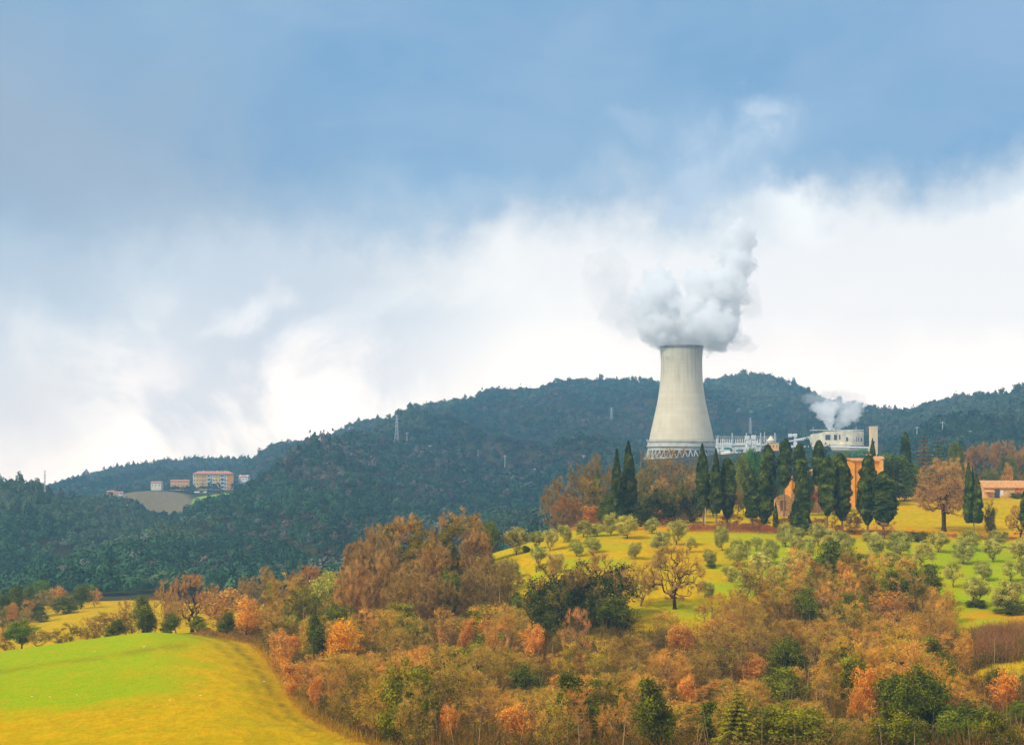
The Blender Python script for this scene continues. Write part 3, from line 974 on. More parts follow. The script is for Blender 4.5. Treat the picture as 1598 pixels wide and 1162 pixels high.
def tree(kind, x, y, h, w, label=None, group=None, tint=(1, 1, 1), z=None, var=None, rot=None):
    pr = PROTO[kind]
    p = pr[rs.randrange(len(pr)) if var is None else var]
    zz = gz(x, y) if z is None else z
    e = empty(KINDNAME[kind], (x, y, zz - 0.05), rs.uniform(0, 6.28) if rot is None else rot)
    if kind.startswith('cyp'):
        e.rotation_euler = (rs.gauss(0, 0.018), rs.gauss(0, 0.018), e.rotation_euler[2])
    s = w / p['W']
    e.scale = (s, s, h / p['H'])
    tag(e, label, 'tree', group)
    for nm, me in p['parts']:
        o = bpy.data.objects.new(nm, me)
        j = rs.uniform(0.88, 1.12)
        o.color = (tint[0] * j, tint[1] * j, tint[2] * j, 1) if nm != 'trunk' else (1, 1, 1, 1)
        link(o, e)
    TREES.append((e, kind, x, y))
    return e


def tree_rc(kind, px, top, base, wpx, y=None, **kw):
    """tree whose foot is seen at (px,base) and whose top reaches row top"""
    if y is None:
        y = hit(px, base)
        g = float(height(px, y))
    else:
        g = float(height(px, y))
    h = max(wz(top, y) - g, 1.0)
    return tree(kind, wx(px, y), y, h, wpx / F * y, **kw)


# ------------------------------------------------------------------ cooling tower
TY = 1200.0
PXM = TY / F
TX = wx(1063.5, TY)
BROW = 714.0
tz = wz(BROW, TY)


def concrete_mat():
    m_, T = mat_new('tower_concrete')
    o = T.n('ShaderNodeOutputMaterial')
    b = T.n('ShaderNodeBsdfPrincipled', i_Roughness=0.9)
    pos = T.n('ShaderNodeTexCoord').outputs['Object']
    sp = T.n('ShaderNodeSeparateXYZ')
    T.put(sp, 0, pos)
    ang = T.m('ARCTAN2', sp.outputs[1], sp.outputs[0])
    # faint lift rings every 1.5 m and vertical form joints, water streaks from the rim
    ring = T.m('FRACT', T.m('MULTIPLY', sp.outputs[2], 1 / 2.4))
    ringm = T.smooth(T.m('ABSOLUTE', T.m('SUBTRACT', ring, 0.5)), 0.44, 0.5)
    liftn = T.n('ShaderNodeTexWhiteNoise', noise_dimensions='1D')
    T.put(liftn, 'W', T.m('FLOOR', T.m('MULTIPLY', sp.outputs[2], 1 / 2.4)))
    vj = T.m('FRACT', T.m('MULTIPLY', ang, 64 / (2 * math.pi)))
    vjm = T.smooth(T.m('ABSOLUTE', T.m('SUBTRACT', vj, 0.5)), 0.42, 0.5)
    cv = T.n('ShaderNodeCombineXYZ')
    T.put(cv, 0, T.m('MULTIPLY', ang, 9))
    T.put(cv, 2, T.m('MULTIPLY', sp.outputs[2], 0.03))
    stn = T.noise(cv.outputs[0], 1.0, 5, 0.6)
    n_ = T.noise(pos, 0.12, 5, 0.6)
    base = T.mix(T.smooth(n_, 0.3, 0.7), lin(222, 202, 162), lin(232, 216, 180))
    top = T.smooth(sp.outputs[2], 40.0, 80.0)
    base = T.mix(T.m('MULTIPLY', top, 0.4), base, lin(172, 166, 140))
    streak = T.m('MULTIPLY', T.smooth(stn, 0.45, 0.72), T.m('MULTIPLY_ADD', top, 0.5, 0.12))
    base = T.mix(streak, base, lin(120, 116, 98))
    base = T.mix(T.smooth(sp.outputs[2], 76.5, 79.4, 0, 0.6), base, lin(92, 90, 82))
    base = T.mix(T.m('MULTIPLY', ringm, 0.16), base, lin(120, 114, 92))
    base = T.mix(T.m('MULTIPLY', vjm, 0.08), base, lin(120, 114, 92))
    base = T.mix(T.m('MULTIPLY', liftn.outputs[0], 0.10), base, lin(150, 142, 116))
    T.put(b, 'Base Color', base)
    T.t.links.new(b.outputs[0], o.inputs[0])
    return m_


M['conc'] = concrete_mat()
M['conc2'] = mat_plain('pale_concrete', lin(206, 198, 176), 0.1, 0.3, streak=0.3)
M['colmn'] = mat_plain('column_concrete', lin(200, 196, 184), 0.08, 0.5)
M['fill'] = mat_plain('dark_brown_fill', lin(112, 84, 70), 0.2, 0.4)
tower = empty('cooling_tower', (TX, TY, tz), 0, 'tall concrete cooling tower steaming above the trees', 'cooling tower')


def rowz(r):
    return (BROW - r) * PXM


shell = MB()
prof = [(r / 2 * PXM, rowz(row)) for r, row in ((101, 687.5), (97, 676), (91.5, 664), (86, 652), (80.5, 640), (75.5, 628), (71.5, 616), (68.3, 604), (66, 592), (64.7, 580), (64.2, 568), (65, 556), (66.4, 546), (67.2, 541))]
zz_ = np.array([p[1] for p in prof])
rr_ = np.array([p[0] for p in prof])
zi = np.linspace(zz_[0], zz_[-1], 60)
ri = np.interp(zi, zz_, rr_)
ri[1:-1] = np.convolve(ri, [1 / 3, 1 / 3, 1 / 3], 'valid')
pro = list(zip(ri, zi))
shell.lathe(pro + [(r - 0.7, z) for r, z in pro[::-1]], 128, closed=True)
shell.build('shell', M['conc'], tower, smooth=True)
rim = MB()
rim.lathe([(ri[-1] - 0.8, zi[-1] - 0.6), (ri[-1] + 0.55, zi[-1] - 0.6), (ri[-1] + 0.55, zi[-1] + 0.5), (ri[-1] - 0.8, zi[-1] + 0.5)], 128, closed=True)
rim.build('rim', mat_plain('rim_concrete', lin(140, 134, 116), 0.15, 0.4), tower)
ringb = MB()
r0 = 109 / 2 * PXM
ringb.lathe([(101 / 2 * PXM - 0.5, rowz(687)), (r0, rowz(688)), (r0, rowz(689)), (r0 - 0.6, rowz(689.2)), (r0 - 0.6, rowz(695)), (r0 + 0.2, rowz(695.3)), (r0 + 0.2, rowz(697)), (r0 - 1.6, rowz(697.2)), (r0 - 1.6, rowz(690))], 128, closed=True)
ringb.build('ring_beam', M['conc2'], tower)
gal = MB()
for k in range(64):
    t = 2 * math.pi * k / 64
    gal.bar(((r0 - .1) * math.cos(t), (r0 - .1) * math.sin(t), rowz(688)), ((r0 - .1) * math.cos(t), (r0 - .1) * math.sin(t), rowz(688) + 1.2), 0.06, n=4)
for dz in (0.6, 1.2):
    gal.lathe([(r0 - .15, rowz(688) + dz - .04), (r0 - .02, rowz(688) + dz - .04), (r0 - .02, rowz(688) + dz + .04), (r0 - .15, rowz(688) + dz + .04)], 64, closed=True)
gal.build('railing', M['colmn'], tower)
lowr = MB()
lowr.lathe([(r0 - 1.8, rowz(697.3)), (r0 - 0.9, rowz(697.3)), (r0 - 0.6, rowz(702.5)), (r0 - 1.6, rowz(702.5))], 128, closed=True)
lowr.build('skirt', M['conc2'], tower)
for k in range(40):
    for s in (-1, 1):
        t0 = 2 * math.pi * k / 40
        t1 = t0 + s * math.pi / 40
        cb = MB()
        cb.bar(((r0 - 1.1) * math.cos(t0), (r0 - 1.1) * math.sin(t0), rowz(702.5)), ((r0 + 1.2) * math.cos(t1), (r0 + 1.2) * math.sin(t1), rowz(716)), 0.38, n=6)
        cb.build('column', M['colmn'], tower)
fi = MB()
fi.lathe([(r0 - 6, rowz(700)), (r0 - 5.5, rowz(700)), (r0 - 5.5, rowz(716)), (r0 - 6, rowz(716))], 64, closed=True)
fi.build('cooling_fill', M['fill'], tower)
ba = MB()
ba.lathe([(0.05, rowz(713.4)), (r0 + 2.0, rowz(713.4)), (r0 + 2.2, rowz(713.8)), (r0 + 2.2, rowz(722)), (0.05, rowz(722))], 96, closed=False)
ba.build('basin', M['conc2'], tower)

# ------------------------------------------------------------------ steam
def steam(name, ells, y, dens, label, nscale, vox, aniso=0.3, jag=0.55, col_=(1, 1, 1), org=None):
    """ells: (px,row,rx,ry,rdepth_px,density,dy) in photo pixels at distance y"""
    k = y / F
    org = Vector(org)
    bmv = MB()
    E = []
    for e in ells:
        cx, cy, rx, ry, rd, dn, dy = e
        yy = y + dy
        c_ = Vector((wx(cx, yy), yy, wz(cy, yy))) - org
        E.append((c_, Vector((rx * k, rd * k, ry * k)), dn))
    import bmesh
    bm = bmesh.new()
    for c_, r_, dn in E:
        g = bmesh.ops.create_icosphere(bm, subdivisions=3, radius=1.0)
        for v in g['verts']:
            v.co = Vector((v.co.x * r_.x * 1.55, v.co.y * r_.y * 1.5, v.co.z * r_.z * 1.55)) + c_
    me = bpy.data.meshes.new(name)
    bm.to_mesh(me)
    bm.free()
    o = link(bpy.data.objects.new(name, me))
    o.location = org
    md = o.modifiers.new('union', 'REMESH')
    md.mode = 'VOXEL'
    md.voxel_size = vox
    m_, T = mat_new(name)
    outn = T.n('ShaderNodeOutputMaterial')
    pv = T.n('ShaderNodeVolumePrincipled')
    T.put(pv, 'Color', col_)
    T.put(pv, 'Anisotropy', aniso)
    pos = T.n('ShaderNodeTexCoord').outputs['Object']
    nz = T.noise(pos, nscale, 6, 0.68)
    w1 = T.noise(pos, nscale * 0.8, 2, 0.5, color=True)
    wp = T.vm('ADD', pos, T.vm('SCALE', T.vm('SUBTRACT', w1, (0.5, 0.5, 0.5)), scale=0.9 / nscale))
    acc = None
    for c_, r_, dn in E:
        v = T.vm('SUBTRACT', wp, tuple(c_))
        v = T.vm('MULTIPLY', v, (1 / r_.x, 1 / r_.y, 1 / r_.z))
        f = T.m('SUBTRACT', 1.05, T.vm('LENGTH', v))
        f = T.m('ADD', f, T.m('MULTIPLY', T.m('SUBTRACT', nz, 0.5), jag * 2.6))
        f = T.smooth(f, 0.0, 0.13, 0.0, dn)
        acc = f if acc is None else T.m('MAXIMUM', acc, f)
    T.put(pv, 'Density', T.m('MULTIPLY', acc, dens))
    T.t.links.new(pv.outputs[0], outn.inputs['Volume'])
    me.materials.append(m_)
    m_.cycles.volume_step_rate = 0.12 if vox > 1 else 0.25
    return tag(o, label, 'steam')


steam('steam_plume', [
    (1062, 535, 32, 22, 30, 1.0, 0), (1062, 552, 30, 16, 28, 1.0, 0), (1030, 515, 28, 30, 32, 1.0, 0), (1028, 475, 40, 38, 36, 1.0, 10), (1026, 440, 22, 24, 22, 1.0, 10),
    (1078, 500, 40, 34, 40, 1.0, 0), (1112, 512, 40, 36, 38, 1.0, -14), (1094, 445, 30, 28, 26, 0.9, 10), (1118, 460, 44, 42, 34, 1.0, 10), (1140, 438, 28, 28, 24, 0.8, 14),
    (1148, 412, 30, 30, 26, 1.0, 20), (1153, 374, 27, 27, 22, 0.9, 25), (1112, 394, 14, 10, 12, 0.35, 20), (1168, 395, 14, 14, 12, 0.35, 20),
    (952, 430, 36, 40, 28, 0.13, 30), (968, 480, 40, 34, 28, 0.15, 25), (994, 512, 34, 18, 20, 0.14, 10), (1152, 535, 26, 14, 18, 0.2, 0), (1172, 470, 18, 30, 18, 0.12, 12), (1130, 380, 30, 24, 18, 0.2, 20), (930, 455, 22, 30, 20, 0.07, 30)],
    TY, 0.16, 'billowing white steam plume rising from the cooling tower mouth', 0.085, 2.5, org=(TX, TY, 90), jag=1.0, aniso=0.0)
# ------------------------------------------------------------------ buildings
M['cream'] = mat_plain('cream_render', lin(232, 222, 196), 0.08, 0.4, streak=0.25)
M['cream2'] = mat_plain('beige_render', lin(230, 218, 186), 0.12, 0.4, streak=0.35)
M['white'] = mat_plain('white_paint', lin(226, 226, 220), 0.06, 0.6, streak=0.2)
M['steel'] = mat_plain('pale_steel', lin(196, 200, 200), 0.08, 0.8, rough=0.5)
M['grey'] = mat_plain('grey_wall', lin(130, 128, 122), 0.15, 0.3, streak=0.3)
M['glass'] = mat_plain('dark_glass', lin(58, 64, 74), 0.15, 0.5, rough=0.25)
M['teal'] = mat_plain('blue_green_tank', lin(70, 130, 128), 0.1, 0.5)
M['orange'] = mat_plain('orange_plaster', lin(238, 154, 26), 0.10, 0.7, streak=0.35, bump=0.2)
M['yelo'] = mat_plain('yellow_plaster', lin(244, 196, 84), 0.08, 0.5, streak=0.25)
M['peach'] = mat_plain('peach_plaster', lin(246, 182, 92), 0.10, 0.6, streak=0.35, bump=0.2)
M['dark'] = mat_plain('dark_shutter', lin(84, 56, 36), 0.1, 0.5)
M['wood'] = mat_plain('weathered_wood', lin(170, 150, 126), 0.15, 2.0)


def tile_mat(name, c0, c1):
    m_, T = mat_new(name)
    o = T.n('ShaderNodeOutputMaterial')
    b = T.n('ShaderNodeBsdfPrincipled', i_Roughness=0.9)
    pos = T.n('ShaderNodeTexCoord').outputs['Object']
    sp = T.n('ShaderNodeSeparateXYZ')
    T.put(sp, 0, pos)
    wv = T.m('SINE', T.m('MULTIPLY', sp.outputs[0], 2 * math.pi / 0.28))
    c_ = T.mix(T.smooth(T.noise(pos, 1.6, 5, 0.65), 0.35, 0.65), c0, c1)
    T.put(b, 'Base Color', T.mix(T.m('MULTIPLY', T.smooth(wv, 0.2, 1.0), 0.3), c_, tuple(v * 0.5 for v in c0)))
    bp = T.n('ShaderNodeBump', i_Strength=0.7, i_Distance=0.08, i_Height=wv)
    T.put(b, 'Normal', bp.outputs[0])
    T.t.links.new(b.outputs[0], o.inputs[0])
    return m_


def stone_mat(name, c0, c1, sc_=1.6):
    m_, T = mat_new(name)
    o = T.n('ShaderNodeOutputMaterial')
    b = T.n('ShaderNodeBsdfPrincipled', i_Roughness=0.95)
    pos = T.n('ShaderNodeTexCoord').outputs['Object']
    vo = T.n('ShaderNodeTexVoronoi')
    T.put(vo, 'Vector', T.vm('MULTIPLY', pos, (1, 1, 1.8)))
    T.put(vo, 'Scale', sc_)
    sp = T.n('ShaderNodeSeparateColor')
    T.put(sp, 0, vo.outputs['Color'])
    c_ = T.mix(sp.outputs[0], c0, c1)
    c_ = T.mix(T.m('MULTIPLY', T.smooth(T.noise(pos, 0.7, 4), 0.45, 0.7), 0.5), c_, lin(216, 120, 50))
    T.put(b, 'Base Color', T.mix(T.smooth(vo.outputs['Distance'], 0.5, 0.8, 0, 0.35), c_, lin(120, 90, 60)))
    bp = T.n('ShaderNodeBump', i_Strength=0.5, i_Distance=0.05, i_Height=vo.outputs['Distance'])
    T.put(b, 'Normal', bp.outputs[0])
    T.t.links.new(b.outputs[0], o.inputs[0])
    return m_


M['tile'] = tile_mat('terracotta_tiles', lin(212, 136, 68), lin(238, 178, 110))
M['tile_red'] = tile_mat('red_tiles', lin(196, 112, 88), lin(226, 160, 132))
M['stone'] = stone_mat('rubble_stone', lin(206, 150, 84), lin(232, 190, 130))
M['brick'] = mat_plain('red_brick_patch', lin(226, 122, 56), 0.3, 1.5, bump=0.4)


def wincopy(parent, proto, x, y, z, sx=1, sz=1):
    o = proto.copy()
    o.location = (x, y, z)
    o.scale = (sx, 1, sz)
    link(o, parent)
    for ch in PANES.get(proto.name, []):
        c_ = ch.copy()
        link(c_, o)
    return o


PANES = {}


def window(parent, x, z, w, h, y, frame='cream', pane='glass', name='window'):
    """frame proud of the wall at y (facing -y), pane as sub-part"""
    f = MB()
    t = min(0.12, w * 0.12)
    for a in ((-w / 2, -w / 2 + t, 0, h), (w / 2 - t, w / 2, 0, h), (-w / 2 + t, w / 2 - t, 0, t), (-w / 2 + t, w / 2 - t, h - t, h)):
        f.box(a[0], a[1], -0.06, 0.02, a[2], a[3])
    o = f.build(name, M[frame], parent)
    o.location = (x, y, z)
    p = MB()
    p.box(-w / 2 + t, w / 2 - t, -0.025, 0.01, t, h - t)
    p.build('pane', M[pane], o)
    return o


def gable(name, loc, rz, w, d, h, rh, wall, roof, label, cat='house', along='y', over=0.35, hip=False):
    """simple house: w along local x, d along local y; ridge along 'x' or 'y'"""
    e = empty(name, loc, rz, label, cat)
    b = MB()
    if along == 'y':
        b.poly([(-w / 2, -d / 2, -2), (w / 2, -d / 2, -2), (w / 2, d / 2, -2), (-w / 2, d / 2, -2),
                (-w / 2, -d / 2, h), (w / 2, -d / 2, h), (w / 2, d / 2, h), (-w / 2, d / 2, h), (0, -d / 2, h + rh), (0, d / 2, h + rh)],
               [(0, 3, 2, 1), (0, 1, 5, 8, 4), (1, 2, 6, 5), (2, 3, 7, 9, 6), (3, 0, 4, 7), (4, 8, 9, 7), (5, 6, 9, 8)])
    else:
        b.poly([(-w / 2, -d / 2, -2), (w / 2, -d / 2, -2), (w / 2, d / 2, -2), (-w / 2, d / 2, -2),
                (-w / 2, -d / 2, h), (w / 2, -d / 2, h), (w / 2, d / 2, h), (-w / 2, d / 2, h), (-w / 2, 0, h + rh), (w / 2, 0, h + rh)],
               [(0, 3, 2, 1), (0, 1, 5, 4), (1, 2, 6, 9, 5), (2, 3, 7, 6), (3, 0, 4, 8, 7), (4, 5, 9, 8), (6, 7, 8, 9)])
    b.build('wall', M[wall], e)
    r = MB()
    t = 0.22
    if hip:
        o_ = over
        x, y = w / 2 + o_, d / 2 + o_
        k = min(x, y) * 0.9
        if w > d:
            ra, rb = (-x + k, 0, h + rh), (x - k, 0, h + rh)
        else:
            ra, rb = (0, -y + k, h + rh), (0, y - k, h + rh)
        pts = [(-x, -y, h + .02), (x, -y, h + .02), (x, y, h + .02), (-x, y, h + .02), (-x, -y, h + t), (x, -y, h + t), (x, y, h + t), (-x, y, h + t), (ra[0], ra[1], ra[2] + t), (rb[0], rb[1], rb[2] + t)]
        if w > d:
            fs = [(4, 5, 9, 8), (5, 6, 9), (6, 7, 8, 9), (7, 4, 8)]
        else:
            fs = [(4, 5, 8), (5, 6, 9, 8), (6, 7, 9), (7, 4, 8, 9)]
        r.poly(pts, [(0, 3, 2, 1), (0, 1, 5, 4), (1, 2, 6, 5), (2, 3, 7, 6), (3, 0, 4, 7)] + fs)
    else:
        hw = (w if along == 'y' else d) / 2
        sl = rh / hw
        a = hw + over
        L = (d if along == 'y' else w) / 2 + over
        for s in (-1, 1):
            p = [(0, -L, h + rh + .03), (0, L, h + rh + .03), (s * a, L, h + rh - sl * a + .03), (s * a, -L, h + rh - sl * a + .03)]
            p = p + [(q[0], q[1], q[2] + t) for q in p]
            if along == 'x':
                p = [(q[1], q[0], q[2]) for q in p]
            r.poly(p, [(0, 1, 2, 3), (7, 6, 5, 4), (0, 4, 5, 1), (1, 5, 6, 2), (2, 6, 7, 3), (3, 7, 4, 0)])
    r.build('roof', M[roof], e)
    return e


# --- the villa among the cypresses
yv = 425.0
mpx = yv / F
e = gable('villa', (wx(1345, yv), yv, wz(790, yv)), R(4), 40 * mpx, 9, (790 - 719) * mpx, 0.5, 'orange', 'tile', 'tall orange plastered villa between the cypresses, with a shuttered upper window', 'house', 'x', 0.5)
for x, z, w, h in ((-0.5, 7.0, 0.9, 2.4), (-1.75, 4.1, 0.8, 1.5), (-1.75, 0.8, 0.9, 1.9), (1.9, 3.2, 0.9, 1.6)):
    window(e, x, z, w, h, -4.5, 'peach', 'dark', 'shuttered_window')
dr = MB()
dr.bar((-2.9, -4.6, 0), (-2.9, -4.6, 10.9), 0.07, n=6)
dr.build('drainpipe', M['dark'], e)
ch_ = MB().box(1.3, 2.1, -0.4, 0.4, 11.6, 13.1)
ch_.box(1.15, 2.25, -0.55, 0.55, 13.1, 13.3)
ch_.build('chimney', M['peach'], e)
e = gable('villa_wing', (wx(1269, 415), 415, wz(792, 415)), R(-6), 25 * 415 / F, 9, 53 * 415 / F, 0.9, 'peach', 'tile', 'narrow gabled peach house front with a red brick patch, between two cypresses', 'house', 'y', 0.25)
pb = MB()
ol_ = [(-1.6, 1.7), (-0.9, 1.4), (-0.2, 1.75), (0.6, 1.5), (1.4, 1.9), (1.75, 2.6), (1.5, 3.3), (1.7, 4.0), (0.8, 4.35), (0.1, 4.0), (-0.7, 4.45), (-1.5, 4.1), (-1.75, 3.0)]
m0 = len(ol_)
pb.poly([(x, -4.53, z) for x, z in ol_] + [(x, -4.49, z) for x, z in ol_], [tuple(range(m0)), tuple(range(2 * m0 - 1, m0 - 1, -1))] + [(i, m0 + i, m0 + (i + 1) % m0, (i + 1) % m0) for i in range(m0)])
pb.build('brick_patch', M['brick'], e)
window(e, 0.2, 5.6, 0.7, 1.0, -4.5, 'peach', 'dark', 'window')
e = gable('outbuilding', (wx(1238, 410), 410, wz(790, 410)), R(10), 2.6, 5, 44 * 410 / F, 0.4, 'orange', 'tile', 'small orange tower-like annex with tiled cap, behind the broad cypress', 'house', 'x', 0.3)
window(e, -0.3, 4.3, 0.7, 1.1, -2.5, 'peach', 'dark', 'window')
# ruined brick barn end with a round top
e = empty('ruined_barn', (wx(1222, 396), 396, wz(806, 396)), R(8), 'round-topped crumbling brick barn wall beside a thin cypress', 'ruin')
b = MB()
pts = []
for k in range(13):
    t = math.pi * k / 12
    pts.append((-2.1 * math.cos(t), 3.4 + 1.9 * math.sin(t)))
outl = [(-2.1, -2)] + [(x + 0.06 * math.sin(i * 5), z + 0.09 * math.cos(i * 7)) for i, (x, z) in enumerate(pts)] + [(2.1, -2)]
n_ = len(outl)
b.poly([(x, -0.3, z) for x, z in outl] + [(x, 0.3, z) for x, z in outl],
       [tuple(range(n_)), tuple(range(2 * n_ - 1, n_ - 1, -1))] + [(i, n_ + i, n_ + (i + 1) % n_, (i + 1) % n_) for i in range(n_)])
b.build('end_wall', M['stone'], e)
b = MB().box(-0.8, 0.6, -0.34, -0.302, 1.4, 3.9)
b.build('bricked_doorway', mat_plain('old_brick', lin(150, 96, 66), 0.2, 2.0), e)
b = MB().box(2.13, 4.6, -0.28, 0.28, -2, 5.6)
b.build('side_wall', M['stone'], e)
# small roofed turret right of the villa
e = gable('chimney_house', (wx(1371, 436), 436, wz(790, 436)), 0, 2.0, 2.4, 74 * 436 / F, 0.5, 'peach', 'tile', 'little peach turret with tiled cap poking up right of the villa', 'house', 'x', 0.25)
# farmhouse at the right edge
yf = 468.0
m2 = yf / F
e = gable('farmhouse', (wx(1588, yf), yf, wz(777, yf)), R(-3), 112 * m2, 8, 17 * m2, 1.7, 'stone', 'tile', 'long low stone farmhouse with terracotta roof at the right edge', 'farmhouse', 'x', 0.45)
b = MB().box(-7.3, -5.9, -4.04, -3.99, 0, 2.6)
b.build('doorway', M['glass'], e)
b = MB().box(-5.7, -4.9, -4.05, -3.99, 0.9, 2.3)
b.build('window', M['white'], e)
b = MB().box(-1.8, 0.2, -4.035, -3.99, 0.3, 2.8)
b.build('brick_panel', M['brick'], e)
for x in (-9.6, -8.3):
    b = MB().box(x, x + 0.12, -5.6, -5.48, -0.2, 1.6)
    b.build('post', M['wood'], e)
b = MB()
b.poly([(-10.3, -5.9, 1.75), (-7.6, -5.9, 1.75), (-7.6, -4.0, 2.4), (-10.3, -4.0, 2.4), (-10.3, -5.9, 1.87), (-7.6, -5.9, 1.87), (-7.6, -4.0, 2.52), (-10.3, -4.0, 2.52)],
       [(0, 3, 2, 1), (4, 5, 6, 7), (0, 1, 5, 4), (1, 2, 6, 5), (2, 3, 7, 6), (3, 0, 4, 7)])
b.build('lean_to_roof', M['tile'], e)
e = gable('stone_shed', (wx(1492, 458), 458, wz(781, 458)), R(5), 2.9, 3, 1.9, 0.7, 'stone', 'tile', 'low stone shed in the shade behind the big bare oak', 'shed', 'x', 0.2)
b = MB().box(-0.5, 0.4, -1.53, -1.49, 0, 1.5)
b.build('door', M['dark'], e)
e = gable('pink_hut', (wx(1411, 455), 455, wz(779, 455)), 0, 2.6, 2.6, 2.3, 0.5, 'peach', 'tile', 'little pink hut half hidden under dark evergreens', 'shed', 'x', 0.2)
b = MB().box(-0.3, 0.5, -1.33, -1.29, 0, 1.6)
b.build('door', M['dark'], e)

# --- power works: long glazed hall right of the cooling tower
yh = 1150.0
k = yh / F
e = empty('turbine_hall', (wx(1164, yh), yh, wz(704, yh)), R(-5), 'long white industrial hall with a strip of tall windows, right of the cooling tower', 'industrial hall')
Wd = 92 * k
b = MB().box(-Wd / 2, Wd / 2, -6, 6, -3, 9.2)
b.build('wall', M['cream'], e)
b = MB().box(-Wd / 2 - .4, Wd / 2 + .4, -6.6, 6.4, 9.2, 10.6)
b.build('roof', M['grey'], e)
for i in range(5):
    x = -Wd / 2 + 1 + i * (Wd - 2) / 4.0
    b = MB().box(x - 0.35, x + 0.35, -7.0, -6.05, -3, 12.6 if i else 11)
    b.build('pilaster', M['steel'], e)
proto = None
for i in range(26):
    x = -Wd / 2 + 2 + i * (Wd - 3.6) / 25
    if proto is None:
        proto = window(e, x, 5.6, 0.95, 3.2, -6.02, 'white', 'glass')
        PANES[proto.name] = list(proto.children) or [o for o in bpy.data.objects if o.parent == proto]
    else:
        wincopy(e, proto, x, -6.02, 5.6)
b = MB().box(-Wd / 2, Wd / 2, -6.7, -6.05, 4.0, 4.7)
b.build('ledge', M['white'], e)
e = gable('boiler_house', (wx(1206, yh - 30), yh - 30, wz(704, yh - 30)), R(-5), 17 * k, 8, 5.6, 0.3, 'peach', 'grey', 'small orange-pink works building at the right end of the long hall', 'industrial building', 'x', 0.2)
for x in (-2.2, 0.2, 2.4):
    window(e, x, 2.6, 1.0, 1.6, -4.02, 'cream')
e = empty('cone_roof_tank', (wx(1203, yh - 10), yh - 10, wz(704, yh - 10)), 0, 'pale tank with a pointed conical roof above the orange-pink works building', 'tank')
b = MB().lathe([(2.6, -3), (2.6, 7.2), (0.1, 7.2)], 24)
b.build('drum', M['cream'], e)
b = MB().lathe([(2.8, 7.15), (2.9, 7.3), (0.15, 10.8)], 24)
b.build('cone_roof', M['cream2'], e)


def pipe_thing(name, label, y, lines, r, mat='white', cat='pipework', flange=True):
    x0 = wx(lines[0][0][0], y)
    z0 = wz(lines[0][0][1], y)
    e = empty(name, (x0, y, z0), 0, label, cat)
    for ln in lines:
        pts = [(wx(p[0], y) - x0, (p[2] if len(p) > 2 else 0), wz(p[1], y) - z0) for p in ln]
        b = MB().path(pts, r, 8)
        b.build('pipe', M[mat], e)
        if flange:
            b = MB()
            for p in pts:
                b.box(p[0] - r * 1.35, p[0] + r * 1.35, p[1] - r * 1.35, p[1] + r * 1.35, p[2] - r * 1.35, p[2] + r * 1.35)
            b.build('elbow', M[mat], e)
    return e


pipe_thing('pipe_rack', 'white pipe rack of horizontal pipes in front of the long hall', 1120,
           [[(1118, 697), (1140, 697), (1144, 700), (1144, 712)], [(1121, 703), (1138, 703)], [(1146, 693), (1180, 693)], [(1150, 700), (1182, 700)], [(1150, 706), (1176, 706), (1176, 712)], [(1128, 686), (1128, 712)], [(1120, 692), (1140, 692)]], 0.42)
pipe_thing('steam_duct', 'fat white duct bending down beside the long hall windows', 1115, [[(1166, 683), (1166, 700)], [(1176, 682), (1176, 697)], [(1168, 689), (1178, 691), (1178, 703)]], 1.05)
pipe_thing('vent_pipe', 'white bent vent pipe standing left of the beige works building', 1010, [[(1233, 679), (1241, 679), (1241, 692)]], 0.75)
pipe_thing('overhead_pipeline', 'long white pipeline running under the beige works building', 985, [[(1235, 696.5), (1285, 697), (1356, 698.5), (1356, 703)]], 0.55)
pipe_thing('low_pipeline', 'thin white pipeline left of the bent vent pipe', 1000, [[(1229, 688.5), (1262, 685)], [(1241, 686), (1262, 682)]], 0.4)
e = empty('round_tank', (wx(1135, 1110), 1110, wz(714, 1110)), 0, 'squat pale round tank below the pipe rack', 'tank')
MB().lathe([(4.4, -2), (4.4, 3.4), (4.2, 3.5), (0.05, 4.6)], 28).build('drum', M['cream2'], e)
e = empty('blue_green_tank', (wx(1137, 1135), 1135, wz(713, 1135)), 0, 'blue-green process tanks behind the pipe rack', 'tank')
MB().lathe([(3.2, -2), (3.2, 6.6), (2.6, 7.6), (0.05, 7.9)], 24).build('drum', M['teal'], e)
MB().lathe([(2.4, -2), (2.4, 5.6), (1.9, 6.4), (0.05, 6.6)], 24, c=(7.5, 1)).build('drum', M['teal'], e)

# --- beige works building with two steam vents
yb = 1000.0
k = yb / F
e = empty('works_building', (wx(1306, yb), yb, wz(697, yb)), 0, 'flat-roofed beige works building with big dark windows and two steam vents', 'industrial building')
x0, x1 = (1268 - 1306) * k, (1345 - 1306) * k
zt = [(-38, 677), (-24, 674), (0, 672), (39, 673)]
b = MB()
b.poly([(x0, -5, -5), (-9, -6.2, -5), (-9, -6.2, 8.6), (x0, -5, 7.5), (x0, 8, -5), (-9, 8, -5), (-9, 8, 8.6), (x0, 8, 7.5)],
       [(0, 1, 2, 3), (1, 5, 6, 2), (5, 4, 7, 6), (4, 0, 3, 7), (3, 2, 6, 7)])
b.poly([(-8.9, -6.4, -5), (8.0, -7.5, -5), (8.0, -7.5, 9.8), (-8.9, -6.4, 9.1), (-8.9, 8, -5), (8.0, 8, -5), (8.0, 8, 9.8), (-8.9, 8, 9.1)],
       [(0, 1, 2, 3), (1, 5, 6, 2), (5, 4, 7, 6), (4, 0, 3, 7), (3, 2, 6, 7)])
